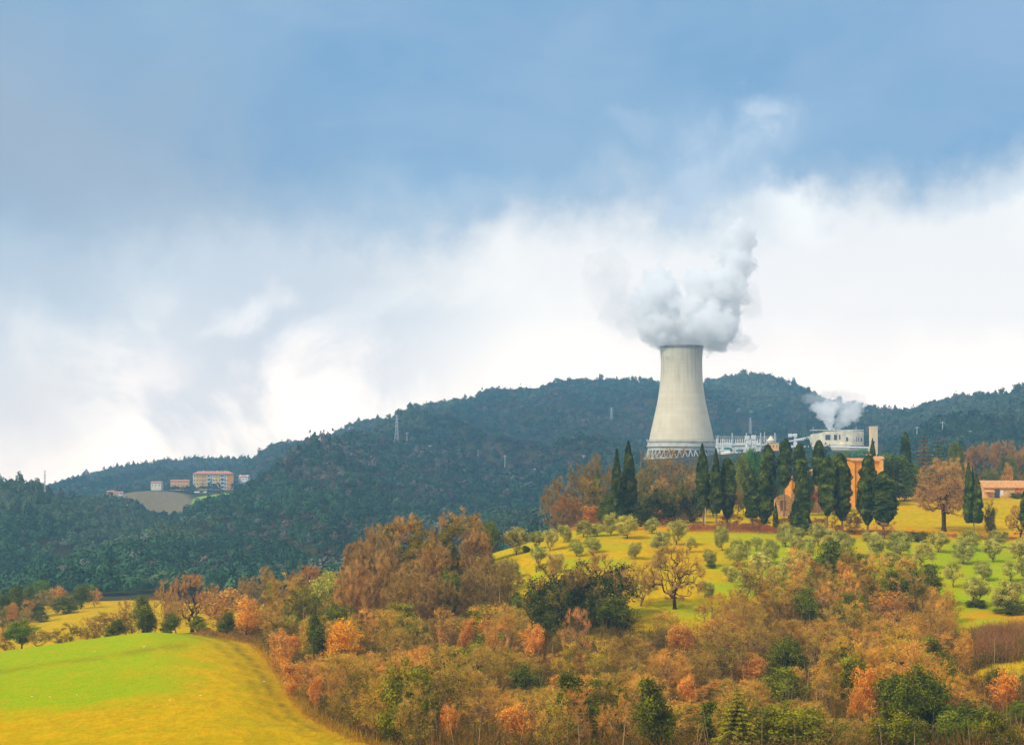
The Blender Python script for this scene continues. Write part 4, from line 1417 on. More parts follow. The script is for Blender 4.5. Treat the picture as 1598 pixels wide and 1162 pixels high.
b.poly([(8.1, -7.4, -5), (x1, -5, -5), (x1, -5, 9.2), (8.1, -7.4, 9.7), (8.1, 8, -5), (x1, 8, -5), (x1, 8, 9.2), (8.1, 8, 9.7)],
       [(0, 1, 2, 3), (1, 5, 6, 2), (5, 4, 7, 6), (4, 0, 3, 7), (3, 2, 6, 7)])
b.build('wall', M['cream2'], e)
MB().box(x0 - .3, x1 + .3, -4.8, 8.2, 9.85, 10.15).build('roof', M['white'], e)
for x, z, w, h, y in ((-6.6, 3.9, 3.4, 3.4, -6.62), (-2.2, 3.9, 2.2, 3.4, -6.92), (0.3, 4.1, 1.0, 3.2, -7.07), (4.6, 3.2, 1.5, 2.6, -7.36), (10.4, 3.0, 0.7, 3.0, -6.62), (11.6, 3.0, 0.7, 3.0, -6.2), (11.4, 7.0, 0.8, 0.7, -6.3), (13.6, 3.0, 1.1, 2.4, -5.6)):
    window(e, x, z, w, h, y, 'white')
MB().box(-13, 6, -9, -6.6, -5, 1.6).build('terrace_wall', M['cream2'], e)
MB().box(6.1, 15, -8.6, -5.6, -5, 0.9).build('low_wall', M['grey'], e)
for i, x in enumerate((-4.2, -1.6)):
    MB().lathe([(0.4, 8.4), (0.4, 11.3), (0.3, 11.3), (0.3, 8.4)], 12, c=(x, 0)).build('steam_vent', M['steel'], e)
e = empty('concrete_stair_tower', (wx(1363, 985), 985, wz(697, 985)), 0, 'plain peach-coloured concrete tower block standing right of the beige works', 'tower block')
MB().box(-2.1, 2.1, -2.1, 2.1, -6, 11.6).build('shaft', mat_plain('tower_block', lin(244, 208, 156), 0.06, 0.4, streak=0.3), e)
MB().box(-2.3, 2.3, -2.3, 2.3, 11.6, 12.1).build('cap', M['cream'], e)
window(e, 0, 2, 0.9, 1.5, -2.12, 'cream')
e = empty('retaining_wall', (wx(1290, 975), 975, wz(706, 975)), 0, 'grey retaining wall below the white pipeline and beige works', 'wall')
MB().box(-22, 24, -0.4, 0.4, -14, 1.6).build('wall_face', M['grey'], e)
MB().box(-22.2, 24.2, -0.55, 0.55, 1.6, 1.9).build('coping', M['cream'], e)

steam('vent_steam_left', [(1297, 666, 3.4, 7, 3.4, 1.0, 0), (1295, 655, 8, 9, 8, 1.0, 2), (1290, 643, 15, 12, 14, 1.0, 4), (1282, 636, 17, 10, 15, 0.7, 6), (1297, 634, 14, 11, 12, 0.8, 6), (1272, 622, 20, 10, 14, 0.16, 8), (1290, 616, 20, 8, 12, 0.12, 8)],
      1000, 0.34, 'left of two small white steam puffs above the beige works roof', 0.22, 0.7, jag=0.9, org=(wx(1296, 1000), 1000, 25))
steam('vent_steam_right', [(1308, 665, 6, 5, 4, 0.9, 0), (1316, 656, 12, 9, 8, 0.9, 2), (1325, 647, 18, 12, 13, 0.8, 4), (1332, 636, 18, 12, 14, 0.6, 6), (1316, 634, 16, 13, 14, 0.5, 7), (1310, 618, 30, 10, 14, 0.14, 8), (1338, 622, 16, 10, 10, 0.12, 8)],
      1004, 0.34, 'right of two small white steam puffs above the beige works roof', 0.22, 0.7, jag=0.9, org=(wx(1316, 1004), 1004, 25))

# --- far village on the left
yq = 1490.0
k = yq / F


def far_block(name, px0, px1, top, base, y, wall, roof, label, rh=1.6, d=9, rz=0, hip=True, cat='house', nwin=(4, 1)):
    w = (px1 - px0) / F * y
    z0 = wz(base, y)
    h = (base - top) / F * y
    e = gable(name, (wx((px0 + px1) / 2, y), y, z0), rz, w, d, h - rh, rh, wall, roof, label, cat, 'x', 0.4, hip)
    for j in range(nwin[1]):
        for i in range(nwin[0]):
            window(e, -w / 2 + w * (i + 0.5) / nwin[0], (h - rh) * (j + 0.35) / nwin[1], 1.0, min(1.4, (h - rh) * 0.45), -d / 2 - .02, 'white')
    return e


w = 62 * k
e = empty('apartment_block', (wx(333, yq), yq, wz(764, yq)), R(8), 'yellow and orange apartment block with balconies and red roof on the far left hill', 'apartment building')
H_ = 14.4
segs = [(-w / 2, -w / 2 + 2.2, 'cream'), (-w / 2 + 2.2, -w / 2 + 7.5, 'yelo'), (-w / 2 + 7.5, -w / 2 + 12.0, 'peach'), (-w / 2 + 12, -w / 2 + 16, 'cream'), (-w / 2 + 16, -w / 2 + 19.5, 'cream'),
        (-w / 2 + 19.5, -w / 2 + 23.5, 'yelo'), (-w / 2 + 23.5, -w / 2 + 30, 'cream'), (-w / 2 + 30, w / 2, 'orange')]
for i, (a, b_, c_) in enumerate(segs):
    MB().box(a, b_, -6 - 0.15 * (i % 2), 6, -4, H_).build('wall_bay', M[c_], e)
r = MB()
x, y = w / 2 + 0.6, 6.9
r.poly([(-x, -y, H_), (x, -y, H_), (x, y, H_), (-x, y, H_), (-x + 5, 0, H_ + 2.4), (x - 5, 0, H_ + 2.4)], [(0, 3, 2, 1), (0, 1, 5, 4), (1, 2, 5), (2, 3, 4, 5), (3, 0, 4)])
ro = r.build('roof', M['tile_red'], e)
for x in (-9, 3, 10):
    MB().box(x, x + 1, -2, -1, H_ + 1.2, H_ + 2.9).build('chimney', M['cream2'], ro)
for fl in range(4):
    for i in range(13):
        x = -w / 2 + 1.4 + i * 2.45
        if 12 < x + w / 2 < 16 or 23.6 < x + w / 2 < 28:
            continue
        window(e, x, 1.2 + fl * 3.4, 1.0, 1.5, -6.17, 'cream')
for fl in range(4):
    for x0_ in (-w / 2 + 12.2, -w / 2 + 24):
        MB().box(x0_, x0_ + 3.6, -7.3, -6.18, 0.4 + fl * 3.4, 0.6 + fl * 3.4).box(x0_, x0_ + 3.6, -7.3, -7.2, 0.6 + fl * 3.4, 1.5 + fl * 3.4).build('balcony', M['white'], e)
        MB().box(x0_ + 0.6, x0_ + 2.8, -6.2, -6.155, 0.7 + fl * 3.4, 2.9 + fl * 3.4).build('balcony_door', M['glass'], e)
far_block('house', 374, 389, 741, 757, 1500, 'white', 'tile_red', 'pale blue-white house with red roof right of the apartment block', 1.6, 8, R(-8), True, nwin=(3, 2))
far_block('house', 267, 295, 748.5, 761, 1480, 'peach', 'tile_red', 'long low pinkish building left of the apartment block', 1.0, 8, R(5), False, nwin=(6, 1))
far_block('house', 237, 253, 751, 761, 1460, 'cream', 'tile_red', 'small pink-roofed house left of the long low building on the far hill', 1.0, 7, R(-4), False, nwin=(3, 1))
far_block('house', 168, 180, 765.5, 771, 1330, 'peach', 'tile_red', 'leftmost pale cottage along the brown hilltop field', 0.7, 6, 0, False, nwin=(2, 1))
far_block('house', 182, 192, 767, 773, 1300, 'white', 'tile_red', 'white cottage stepping down the left edge of the brown hilltop field', 0.7, 6, R(6), False, nwin=(2, 1))
far_block('greenhouse', 304, 322, 767, 771.5, 1440, 'white', 'white', 'low white greenhouse below the apartment block', 0.5, 6, R(3), False, 'greenhouse', nwin=(4, 1))

# --- pylons, poles and masts on the hills
def pylon(px, base, top, label, y=None, wpx=5.0):
    y = hit(px, base, 640) if y is None else y
    x = wx(px, y)
    g = gz(x, y)
    H = wz(top, y) - g
    e = empty('lattice_pylon', (x, y, g - 1), R(20), label, 'pylon', 'lattice pylons on the wooded hills')
    b_ = 0.5 * wpx / F * y
    t_ = b_ * 0.22
    lat = MB()
    L = 7
    for s1 in (-1, 1):
        for s2 in (-1, 1):
            lat.bar((s1 * b_, s2 * b_, 0), (s1 * t_, s2 * t_, H), 0.16, 0.12, n=4)
    for i in range(L):
        z0_, z1_ = H * i / L, H * (i + 1) / L
        w0, w1 = b_ + (t_ - b_) * i / L, b_ + (t_ - b_) * (i + 1) / L
        for s in (-1, 1):
            lat.bar((-w0, s * w0, z0_), (w1, s * w1, z1_), 0.09, n=4)
            lat.bar((w0, s * w0, z0_), (-w1, s * w1, z1_), 0.09, n=4)
    lat.build('lattice_mast', M['pole'], e)
    for f, wd in ((0.97, 1.6), (0.86, 2.3), (0.75, 1.6)):
        MB().bar((-wd * b_ * 0.9, 0, H * f), (wd * b_ * 0.9, 0, H * f), 0.14, n=4).build('cross_arm', M['pole'], e)
    return e


M['pole'] = mat_plain('galvanised_steel', lin(196, 198, 196), 0.1, 0.8, rough=0.5)


def pole(px, base, top, label, y=None, arm=True, r=0.3, tilt=0.0, mat='pole', ymin=640, group='poles on the wooded hills'):
    y = hit(px, base, ymin) if y is None else y
    x = wx(px, y)
    g = gz(x, y)
    H = max(wz(top, y) - g, 3)
    e = empty('utility_pole', (x, y, g - 0.5), 0, label, 'pole', group)
    MB().bar((0, 0, 0), (tilt, 0, H), r, r * 0.7, n=6).build('shaft', M[mat], e)
    if arm:
        MB().box(-5 * r, 5 * r, -r * .5, r * .5, H * 0.90, H * 0.90 + r * 1.1).build('cross_arm', M[mat], e)
    return e


pylon(619, 692, 645, 'tall thin lattice pylon on the ridge shoulder of the main hill', wpx=6)
pylon(954, 660, 634, 'small lattice pylon on the hillside left of the cooling tower')
pylon(1171, 674, 650, 'small lattice pylon on the hillside above the long white hall', 1500)
pylon(70, 747, 731, 'lattice mast standing on the far left ridge line', 1002, wpx=3)
for px, b_, t_, lb in ((635, 695, 673, 'pale pole just right of the tallest pylon'), (671, 709, 693, 'short pale pole in the clearing right of the tallest pylon'),
                       (746, 712, 701, 'small pale pole midway down the main hill, left of a paler patch'), (788, 736, 708, 'pale pole with a crossbar low on the main hill'),
                       (835, 748, 729, 'faint pole low on the main hill above the brown trees'), (1431, 687, 664, 'white pole behind the conifers above the villa lawn'),
                       (1471, 679, 656, 'slim pale pole highest on the hill above the bare oak'), (1513, 689, 670, 'white pole with a crossbar above the pink-brown thicket'),
                       (911, 720, 709, 'short white pole with crossbar rising from the brown treetops'), (1167, 716, 706, 'tiny white post in front of the round dark-green pine')):
    pole(px, b_, t_, lb)
pole(1336, 703, 663, 'tall thin pole in front of the beige works building', 980, True, 0.16)
pole(1269, 678, 664, 'thin mast at the left corner of the beige works', 1005, False, 0.14)
pole(1193, 684, 672, 'thin white chimney mast at the right end of the long hall', 1140, False, 0.35)
pole(1100, 823, 789, 'white leaning post between cypress trunks above the olive grove', hit(1100, 823), False, 0.075, 0.1, 'cream', 150, 'posts')
# ------------------------------------------------------------------ forest on the hills
def forest():
    rng = np.random.default_rng(5)
    n = 66000
    y = np.sqrt(rng.uniform(560.0 ** 2, 2150.0 ** 2, n))
    px = rng.uniform(-330, 1930, n)
    # near the valley the wood continues towards the viewer
    z = height(px, y)
    # visibility from the ground profile
    pc = np.arange(-340, 1941, 10)
    ys = np.arange(150, 2200, 8.0)
    sl = np.array([height(np.full(len(ys), float(p)), ys) / ys for p in pc])
    run = np.maximum.accumulate(sl, 1)
    ip = np.clip(((px + 340) / 10).astype(int), 0, len(pc) - 1)
    iy = np.clip(((y - 150) / 8).astype(int) - 2, 0, len(ys) - 1)
    vis = (z + 16) / y > run[ip, iy]
    w = np.ones(n, bool)
    hg = np.exp(-(((px - 336) / 40) ** 4 + ((y - 1345 - (px - 336) * 1.2) / 90) ** 4)) * 1.4
    hb = np.exp(-(((px - 232) / 74) ** 4 + ((y - 1290) / 150) ** 4)) * 1.2
    w &= (hg < 0.32) & (hb < 0.4)
    w &= ~((px > 160) & (px < 400) & (y > 1400) & (y < 1545) & (rng.uniform(size=n) < 0.75))
    w &= ~((px > 1000) & (px < 1385) & (y > 880) & (y < 1265))
    w &= ~((px > 1000) & (px < 1140) & (y > 800) & (y < 1265))
    thin = fbm(px / 60 * y / 1500, y / 60, 77)
    w &= ~((thin < 0.33) & (rng.uniform(size=n) < 0.75))
    k = vis & w
    px, y, z = px[k], y[k], z[k]
    n = len(px)
    x = wx(px, y)
    wid = rng.uniform(3.8, 7.6, n) * (0.85 + 0.4 * vnoise(x / 60, y / 60, 9))
    hei = wid * rng.uniform(0.75, 1.3, n) * 0.46
    yr = np.interp(px, GP, yr_[:, 0])
    tall = rng.uniform(size=n) < 0.05 + 0.3 * (np.abs(y - yr) < 45)
    hei[tall] *= 1.6
    wid[tall] *= 0.75
    Vall, rp, idx_all = [], [], []
    nearm = y < 1080
    for sel_, K, qs in ((nearm, 120, (0.17, 0.36)), (~nearm, 42, (0.30, 0.60))):
        protos = []
        for p in range(6):
            r2 = np.random.default_rng(60 + p)
            d = rnd_dir(r2, K)
            d[:, 2] = np.abs(d[:, 2]) * 1.1 - 0.15
            lump_ = 0.8 + 0.4 * vnoise(d[:, 0] * 2 + 9, d[:, 1] * 2 + d[:, 2] * 2 + 9, p)
            rr = r2.uniform(0.7, 1.05, K) * lump_
            N = unit(d + rnd_dir(r2, K) * 0.5)
            V, _ = quads(r2, d * rr[:, None], N, r2.uniform(qs[0], qs[1], K), 0.75)
            protos.append(V.reshape(K, 4, 3))
        B = np.array(protos)[rng.integers(0, 6, sel_.sum())]
        a = rng.uniform(0, 6.28, sel_.sum())
        ca, sa = np.cos(a)[:, None, None], np.sin(a)[:, None, None]
        w_, h_ = wid[sel_], hei[sel_]
        X = (B[..., 0] * ca - B[..., 1] * sa) * w_[:, None, None] / 2 + x[sel_][:, None, None]
        Y = (B[..., 0] * sa + B[..., 1] * ca) * w_[:, None, None] / 2 + y[sel_][:, None, None]
        Z = B[..., 2] * h_[:, None, None] + (z[sel_] + h_ * 0.75)[:, None, None]
        Vall.append(np.stack([X, Y, Z], -1).reshape(-1, 3))
        idx_all.append(np.repeat(np.nonzero(sel_)[0], K))
    V = np.concatenate(Vall)
    who = np.concatenate(idx_all)
    Fq = np.arange(len(V)).reshape(-1, 4)
    g1, g2, ol, br, gy = [np.array(lin(*c)) for c in ((38, 60, 44), (60, 88, 56), (88, 98, 62), (94, 86, 72), (92, 100, 84))]  # greens lean to blue: some of the distance haze is painted in
    u = rng.uniform(size=n)[:, None]
    big_ = fbm(x / 200, y / 260, 43)[:, None]
    patch = fbm(x / 90, y / 140, 41)[:, None]
    patch2 = fbm(x / 60, y / 90, 52)[:, None]
    c = g1 * (1 - u) + g2 * u
    c = np.where(patch > 0.56, c * 0.5 + ol * 0.5, c)
    bare = (rng.uniform(size=(n, 1)) < np.clip((patch2 - 0.52) * 2.0, 0.015, 0.35))
    c = np.where(bare, br * (0.7 + 0.5 * u), c)
    c = np.where(rng.uniform(size=(n, 1)) < 0.03, gy, c)
    c = c * rng.uniform(0.78, 1.22, (n, 1)) * (0.45 + 1.15 * big_)
    ct = np.repeat(c[who] * rng.uniform(0.85, 1.15, (len(who), 1)), 4, 0)
    me = mesh_np('forest', V, [Fq], M['forest'], {'tint': ct})
    tag(link(bpy.data.objects.new('forest', me)), kind='stuff')
    print('forest crowns', n)


forest()


# ------------------------------------------------------------------ undergrowth in the foreground wood
def inwood(px, y):
    zz = height(px, y)
    row = HZ - zz / y * F
    wt = np.interp(px, *WOOD_TOP)
    mp = np.interp(row, *MEADOW_R)
    ok = (row > wt - 4) & (px > mp + 26) & (y < 345) & (px > 300)
    st = np.exp(-((row - (1048 + (1598 - px) * 0.10)) / 13) ** 2) * sstep(px, 1490, 1550) * (y < 240)
    return ok & (st < 0.35), zz, row


def undergrowth():
    rng = np.random.default_rng(9)
    n = 34000
    y = np.sqrt(rng.uniform(146.0 ** 2, 345.0 ** 2, n))
    px = rng.uniform(240, 1760, n)
    ok, z, row = inwood(px, y)
    px, y, z = px[ok], y[ok], z[ok]
    x = wx(px, y)
    n = len(x)
    base = np.stack([x, y, z - 0.1], 1)
    Vs, Fs, Cs, off = [], [], [], 0
    cols = np.array([lin(*c) for c in ((130, 88, 42), (176, 122, 58), (104, 76, 34), (160, 108, 40), (92, 88, 28), (140, 118, 40))])  # stems darkened, so shade between the crowns sits in their colour
    dens = fbm(x / 7, y / 7, 61)
    kind = (dens * 6 + rng.uniform(0, 2.2, n)).astype(int) % 6
    # upright whippy saplings
    for rep in range(4):
        L = rng.uniform(0.8, 2.7, n) * (0.6 + dens)
        d = unit(rng.normal(size=(n, 3)) * 0.22 + np.array([0, 0, 1]))
        A = base + np.concatenate([rng.normal(size=(n, 2)) * 0.6, np.zeros((n, 1))], 1)
        V, Ft = blades(rng, A, A + d * L[:, None], 0.05)
        Vs.append(V)
        Fs.append(Ft + off)
        off += len(V)
        Cs.append(np.repeat(cols[kind] * rng.uniform(0.7, 1.35, (n, 1)), 3, 0))
        for q in range(3):
            f = rng.uniform(0.35, 1, (n, 1))
            A2 = A + d * L[:, None] * f
            d2 = unit(d + rnd_dir(rng, n) * 0.8)
            V, Ft = blades(rng, A2, A2 + d2 * rng.uniform(0.3, 0.9, (n, 1)), 0.035)
            Vs.append(V)
            Fs.append(Ft + off)
            off += len(V)
            Cs.append(np.repeat(cols[kind] * rng.uniform(0.7, 1.35, (n, 1)), 3, 0))
    # pale pole-like saplings
    s3 = (rng.uniform(size=n) < 0.07) & ~((px > 810) & (px < 1010) & (y > 225))
    A = base[s3]
    d = unit(rng.normal(size=(len(A), 3)) * 0.12 + np.array([0, 0, 1]))
    V, Ft = blades(rng, A, A + d * rng.uniform(2.5, 6.0, (len(A), 1)), 0.085)
    Vs.append(V)
    Fs.append(Ft + off)
    off += len(V)
    Cs.append(np.repeat(np.array([lin(206, 172, 118)]) * rng.uniform(0.6, 1.2, (len(A), 1)), 3, 0))
    # leafy brambles and evergreen scrub
    sel = (fbm(x / 5, y / 5, 71) > 0.47)
    b2 = base[sel]
    m_ = len(b2)
    rep = 14
    P = np.repeat(b2, rep, 0) + rng.normal(size=(m_ * rep, 3)) * np.array([0.7, 0.7, 0.45]) + np.array([0, 0, 0.7])
    V, Fq = quads(rng, P, rnd_dir(rng, len(P)) + np.array([0, 0, 0.4]), rng.uniform(0.12, 0.24, len(P)))
    gc = np.array([lin(*c) for c in ((96, 92, 26), (72, 78, 24), (138, 118, 40), (150, 100, 50))])
    g = gc[np.repeat(rng.integers(0, 4, m_), rep)] * rng.uniform(0.7, 1.3, (m_ * rep, 1))
    me = mesh_np('undergrowth', np.concatenate(Vs + [V]), [np.concatenate(Fs), Fq + off], M['brush'], {'tint': np.concatenate(Cs + [np.repeat(g, 4, 0)])})
    tag(link(bpy.data.objects.new('undergrowth', me)), kind='stuff')
    print('undergrowth', n)


undergrowth()


def thicket(name, px0, px1, y0, y1, hgt, cols_, n, seed, label=None):
    """low twiggy scrub strip, uncountable"""
    rng = np.random.default_rng(seed)
    px = rng.uniform(px0, px1, n)
    y = rng.uniform(y0, y1, n)
    x = wx(px, y)
    z = height(px, y)
    hh = hgt * (0.45 + 0.9 * vnoise(x / 3.0, y / 3.0, seed)) * np.clip(np.minimum((px - px0), (px1 - px)) / ((px1 - px0) * 0.12), 0.25, 1)
    A = np.stack([x, y, z + hh * rng.uniform(0, 0.75, n)], 1)
    d = unit(rng.normal(size=(n, 3)) * 0.7 + np.array([0, 0, 0.7]))
    V, Ft = blades(rng, A, A + d * (hh * 0.5)[:, None], 0.045)
    c = np.array([lin(*q) for q in cols_])
    ct = c[(vnoise(x / 2.5, y / 2.5, seed + 1) * len(c)).astype(int) % len(c)] * rng.uniform(0.65, 1.35, (n, 1))
    me = mesh_np(name, V, [Ft], M['brush'], {'tint': np.repeat(ct, 3, 0)})
    return tag(link(bpy.data.objects.new(name, me)), kind='stuff')


thicket('brown_scrub', 1495, 1700, 225, 250, 2.6, ((168, 112, 66), (140, 106, 54), (178, 118, 70), (124, 108, 46)), 26000, 21)
thicket('terrace_scrub', 1060, 1250, 341, 352, 1.3, ((156, 92, 60), (120, 84, 54), (186, 104, 60), (132, 110, 60)), 12000, 22)
thicket('terrace_scrub', 1300, 1600, 346, 354, 0.8, ((150, 96, 50), (120, 84, 44), (170, 110, 50), (100, 96, 40)), 8000, 23)
thicket('terrace_scrub', 880, 1060, 352, 366, 1.5, ((140, 84, 56), (120, 84, 54), (170, 100, 60), (112, 100, 56)), 9000, 24)
thicket('meadow_edge_scrub', 300, 420, 268, 282, 1.0, ((196, 132, 60), (150, 112, 50), (120, 100, 40), (180, 116, 60)), 6000, 25)
thicket('hill_edge_scrub', 830, 1010, 368, 392, 2.2, ((110, 78, 50), (130, 92, 60), (90, 74, 40), (100, 90, 46)), 12000, 26)


# meadow edge: rough grass verge following the wood
def verge():
    rng = np.random.default_rng(33)
    n = 26000
    row = rng.uniform(985, 1190, n)
    mp = np.interp(row, *MEADOW_R)
    px = mp + rng.normal(size=n) * 13 - 8
    y = 155 + (1165 - row) * 0.0
    # invert row -> distance on each column by table
    ys = np.arange(150, 300, 1.0)
    out_y = np.zeros(n)
    for p in np.unique((px / 20).astype(int)):
        s = (px / 20).astype(int) == p
        rr = HZ - height(np.full(len(ys), p * 20.0 + 10), ys) / ys * F
        out_y[s] = np.interp(-row[s], -np.maximum.accumulate(rr[::-1])[::-1], ys)
    y = out_y
    x = wx(px, y)
    z = height(px, y)
    A = np.stack([x, y, z - 0.05], 1)
    d = unit(rng.normal(size=(n, 3)) * 0.35 + np.array([0, 0, 1]))
    L = rng.uniform(0.15, 0.6, n) * np.clip(1 + (px - mp) / 20, 0.3, 2.2)
    V, Ft = blades(rng, A, A + d * L[:, None], 0.07)
    c = np.array([lin(*q) for q in ((190, 150, 30), (214, 150, 40), (150, 140, 30), (160, 110, 50))])
    ct = c[rng.integers(0, 4, n)] * rng.uniform(0.75, 1.3, (n, 1))
    me = mesh_np('verge_grass', V, [Ft], M['brush'], {'tint': np.repeat(ct, 3, 0)})
    tag(link(bpy.data.objects.new('verge_grass', me)), kind='stuff')


verge()

# ------------------------------------------------------------------ cypresses
CYP = [  # kind, px, top, base, width px, y (None = from base row), label
    ('cyp_cone', 962, 700, 812, 34, 352, 'left of the pair of tall pointed cypresses at the left end of the row'),
    ('cyp_cone', 981, 688, 814, 46, 355, 'right, taller one of the pointed cypress pair at the left end of the row'),
    ('cyp_spindle', 1098, 692, 812, 28, 358, 'slim pointed cypress rising in front of the cooling tower base'),
    ('cyp_spindle', 1118, 700, 820, 24, 350, 'slim dark cypress just right of the one before the cooling tower'),
    ('cyp_column', 1135, 714, 806, 31, 352, 'broad bright-green cypress column below the long white hall'),
    ('cyp_spindle', 1174, 731, 818, 30, 350, 'short spindle cypress with a pointed foot, left of a taller one'),
    ('cyp_column', 1192, 723, 818, 30, 350, 'cypress on a bare trunk, overlapping the spindle one to its left'),
    ('cyp_high', 1197, 694, 800, 28, 392, 'dark cypress behind, left of the three round-headed ones near the works'),
    ('cyp_high', 1223, 685, 800, 28, 392, 'tall dark cypress left of the cypress under the bent vent pipe'),
    ('cyp_high', 1249, 692, 798, 27, 402, 'dark round-headed cypress just below the bent vent pipe'),
    ('cyp_high', 1277, 687, 796, 25, 404, 'dark cypress rising in front of the grey retaining wall'),
    ('cyp_cone', 1249, 721, 836, 48, 345, 'broad cone-shaped cypress reaching the ground, left of the peach gable'),
    ('cyp_column', 1291, 712, 826, 31, 346, 'clipped cypress on a bare trunk right of the peach gable'),
    ('cyp_column', 1315, 708, 826, 36, 347, 'clipped cypress on a bare trunk left of the orange villa'),
    ('cyp_column', 1354, 710, 828, 37, 347, 'dark cypress in front of the right side of the orange villa'),
    ('cyp_column', 1379, 735, 826, 47, 343, 'fat oval cypress with a twiggy skirt, right of the villa'),
    ('cyp_spindle', 1363, 684, 790, 18, 440, 'cypress just left of the small turret, in front of the peach tower block'),
    ('cyp_spindle', 1210, 783, 833, 10, 343, 'very small thin cypress beside the ruined barn wall'),
    ('cyp_spindle', 1340, 754, 800, 9, 405, 'tiny thin cypress against the orange villa wall'),
    ('cyp_double', 1520, 722, 831, 34, 347, 'double-topped cypress on a bare trunk right of the big bare oak'),
    ('cyp_column', 1600, 762, 826, 24, 348, 'cypress cut by the right edge of the photo'),
    ('cyp_column', 1414, 674, 786, 20, 452, 'narrow cypress standing left of the conifers behind the lawn'),
]
for (kd, px, top, base, w, y, lb) in CYP:
    tree_rc(kd, px, top, base, w * 0.9, y=y, label=lb, group='cypresses in the row above the olive grove',
            tint={'cyp_cone': (0.95, 0.95, 0.8)}.get(kd, (1, 1, 1)) if y < 380 else (0.8, 0.9, 0.95))
tree_rc('thin', 1546, 777, 826, 22, y=350, label='small brownish half-dead cypress right of the double-topped cypress', tint=(0.7, 0.8, 0.4))
tree_rc('holm', 1545, 782, 826, 15, y=350.5, label='dark green lower growth inside the small half-dead cypress', tint=(0.8, 0.85, 0.8))
tree_rc('fir', 1442, 676, 788, 44, y=450, label='reddish-brown conifer left of a green one behind the lawn', tint=(1.9, 0.95, 0.8))
tree_rc('fir', 1464, 684, 786, 50, y=446, tint=(1.2, 1.2, 1.0), label='green conifer right of the reddish-brown one behind the lawn')
tree_rc('dark_pine', 1491, 690, 788, 28, y=450, label='round dark evergreen behind the top of the big bare oak')
tree_rc('dark_pine', 1398, 706, 782, 62, y=440, label='massive dark evergreen right of the orange villa', tint=(0.8, 0.95, 0.9))
tree_rc('dark_pine', 1432, 730, 784, 40, y=446, label='lower dark evergreen behind the left side of the big bare oak', tint=(0.75, 0.9, 0.8))
tree_rc('dark_pine', 1173, 700, 790, 34, y=470, label='rounded blue-green umbrella pine below the long white hall', tint=(0.55, 1.25, 1.1))
tree_rc('dark_pine', 1228, 740, 790, 20, y=470, label='blue-green shrubby tree glimpsed between the dark cypresses', tint=(0.55, 1.3, 1.1))
tree_rc('dark_pine', 1160, 710, 800, 30, y=400, label='leafy green tree between the broad cypress column and the umbrella pine', tint=(1.3, 1.3, 0.9))
tree_rc('old_oak', 1473, 712, 817, 96, y=362, tint=(0.82, 0.84, 1.15), label='big spreading bare oak with a few russet leaves on the yellow lawn', var=0)
tree_rc('dark_pine', 1310, 705, 790, 40, y=430, label='dark evergreen filling behind the two clipped cypresses left of the villa', tint=(0.8, 0.9, 0.9))
for px, top, w, y, t_, lb in ((1322, 703, 40, 880, (0.8, 1.5, 1.3), 'blue-green conifer against the right end of the retaining wall'),
                              (1345, 700, 30, 860, (0.8, 1.5, 1.3), 'small blue-green tree under the peach tower block'),
                              (1150, 712, 30, 820, (0.7, 1.3, 1.2), 'dark blue-green tree in front of the squat round tank')):
    tree_rc('dark_pine', px, top, 740, w, y=y, label=lb, tint=t_)

for kd_, px, top, base, w, y, t_, lb in (
        ('dark_pine', 1200, 738, 800, 30, 400, (0.8, 0.9, 0.8), 'dark evergreen undergrowth tree left of the ruined barn'),
        ('dark_pine', 1258, 730, 798, 24, 408, (0.75, 0.9, 0.8), 'dark evergreen just behind the broad cone-shaped cypress'),
        ('dark_pine', 1300, 726, 800, 34, 398, (0.75, 0.85, 0.75), 'dark evergreen between the peach gable and clipped cypresses'),
        ('dark_pine', 1113, 735, 806, 34, 385, (0.85, 0.85, 0.7), 'dark bushy tree behind the slim cypresses right of the tower foot'),
        ('dark_pine', 1185, 745, 806, 30, 378, (0.8, 0.85, 0.7), 'dark bushy tree filling behind the short spindle cypress'),
        ('dark_pine', 1332, 715, 790, 26, 455, (0.8, 0.95, 0.8), 'dark tree rising behind the orange villa'),
        ('dome', 1325, 800, 832, 44, 349, (0.8, 0.72, 0.62), 'brown twiggy thicket under the clipped cypresses'),
        ('dome', 1275, 806, 832, 30, 350, (0.85, 0.7, 0.6), 'low reddish thicket right of the broad cone-shaped cypress'),
        ('dome', 1180, 806, 830, 46, 352, (0.95, 0.7, 0.6), 'low reddish-brown thicket under the two overlapping cypresses'),
        ('dome', 1140, 800, 826, 40, 354, (0.95, 0.7, 0.6), 'low reddish-brown thicket at the foot of the broad cypress column'),
        ('dome', 1225, 806, 830, 30, 352, (0.9, 0.72, 0.6), 'low brown thicket before the ruined barn')):
    tree_rc(kd_, px, top, base, w, y=y, tint=t_, label=lb)

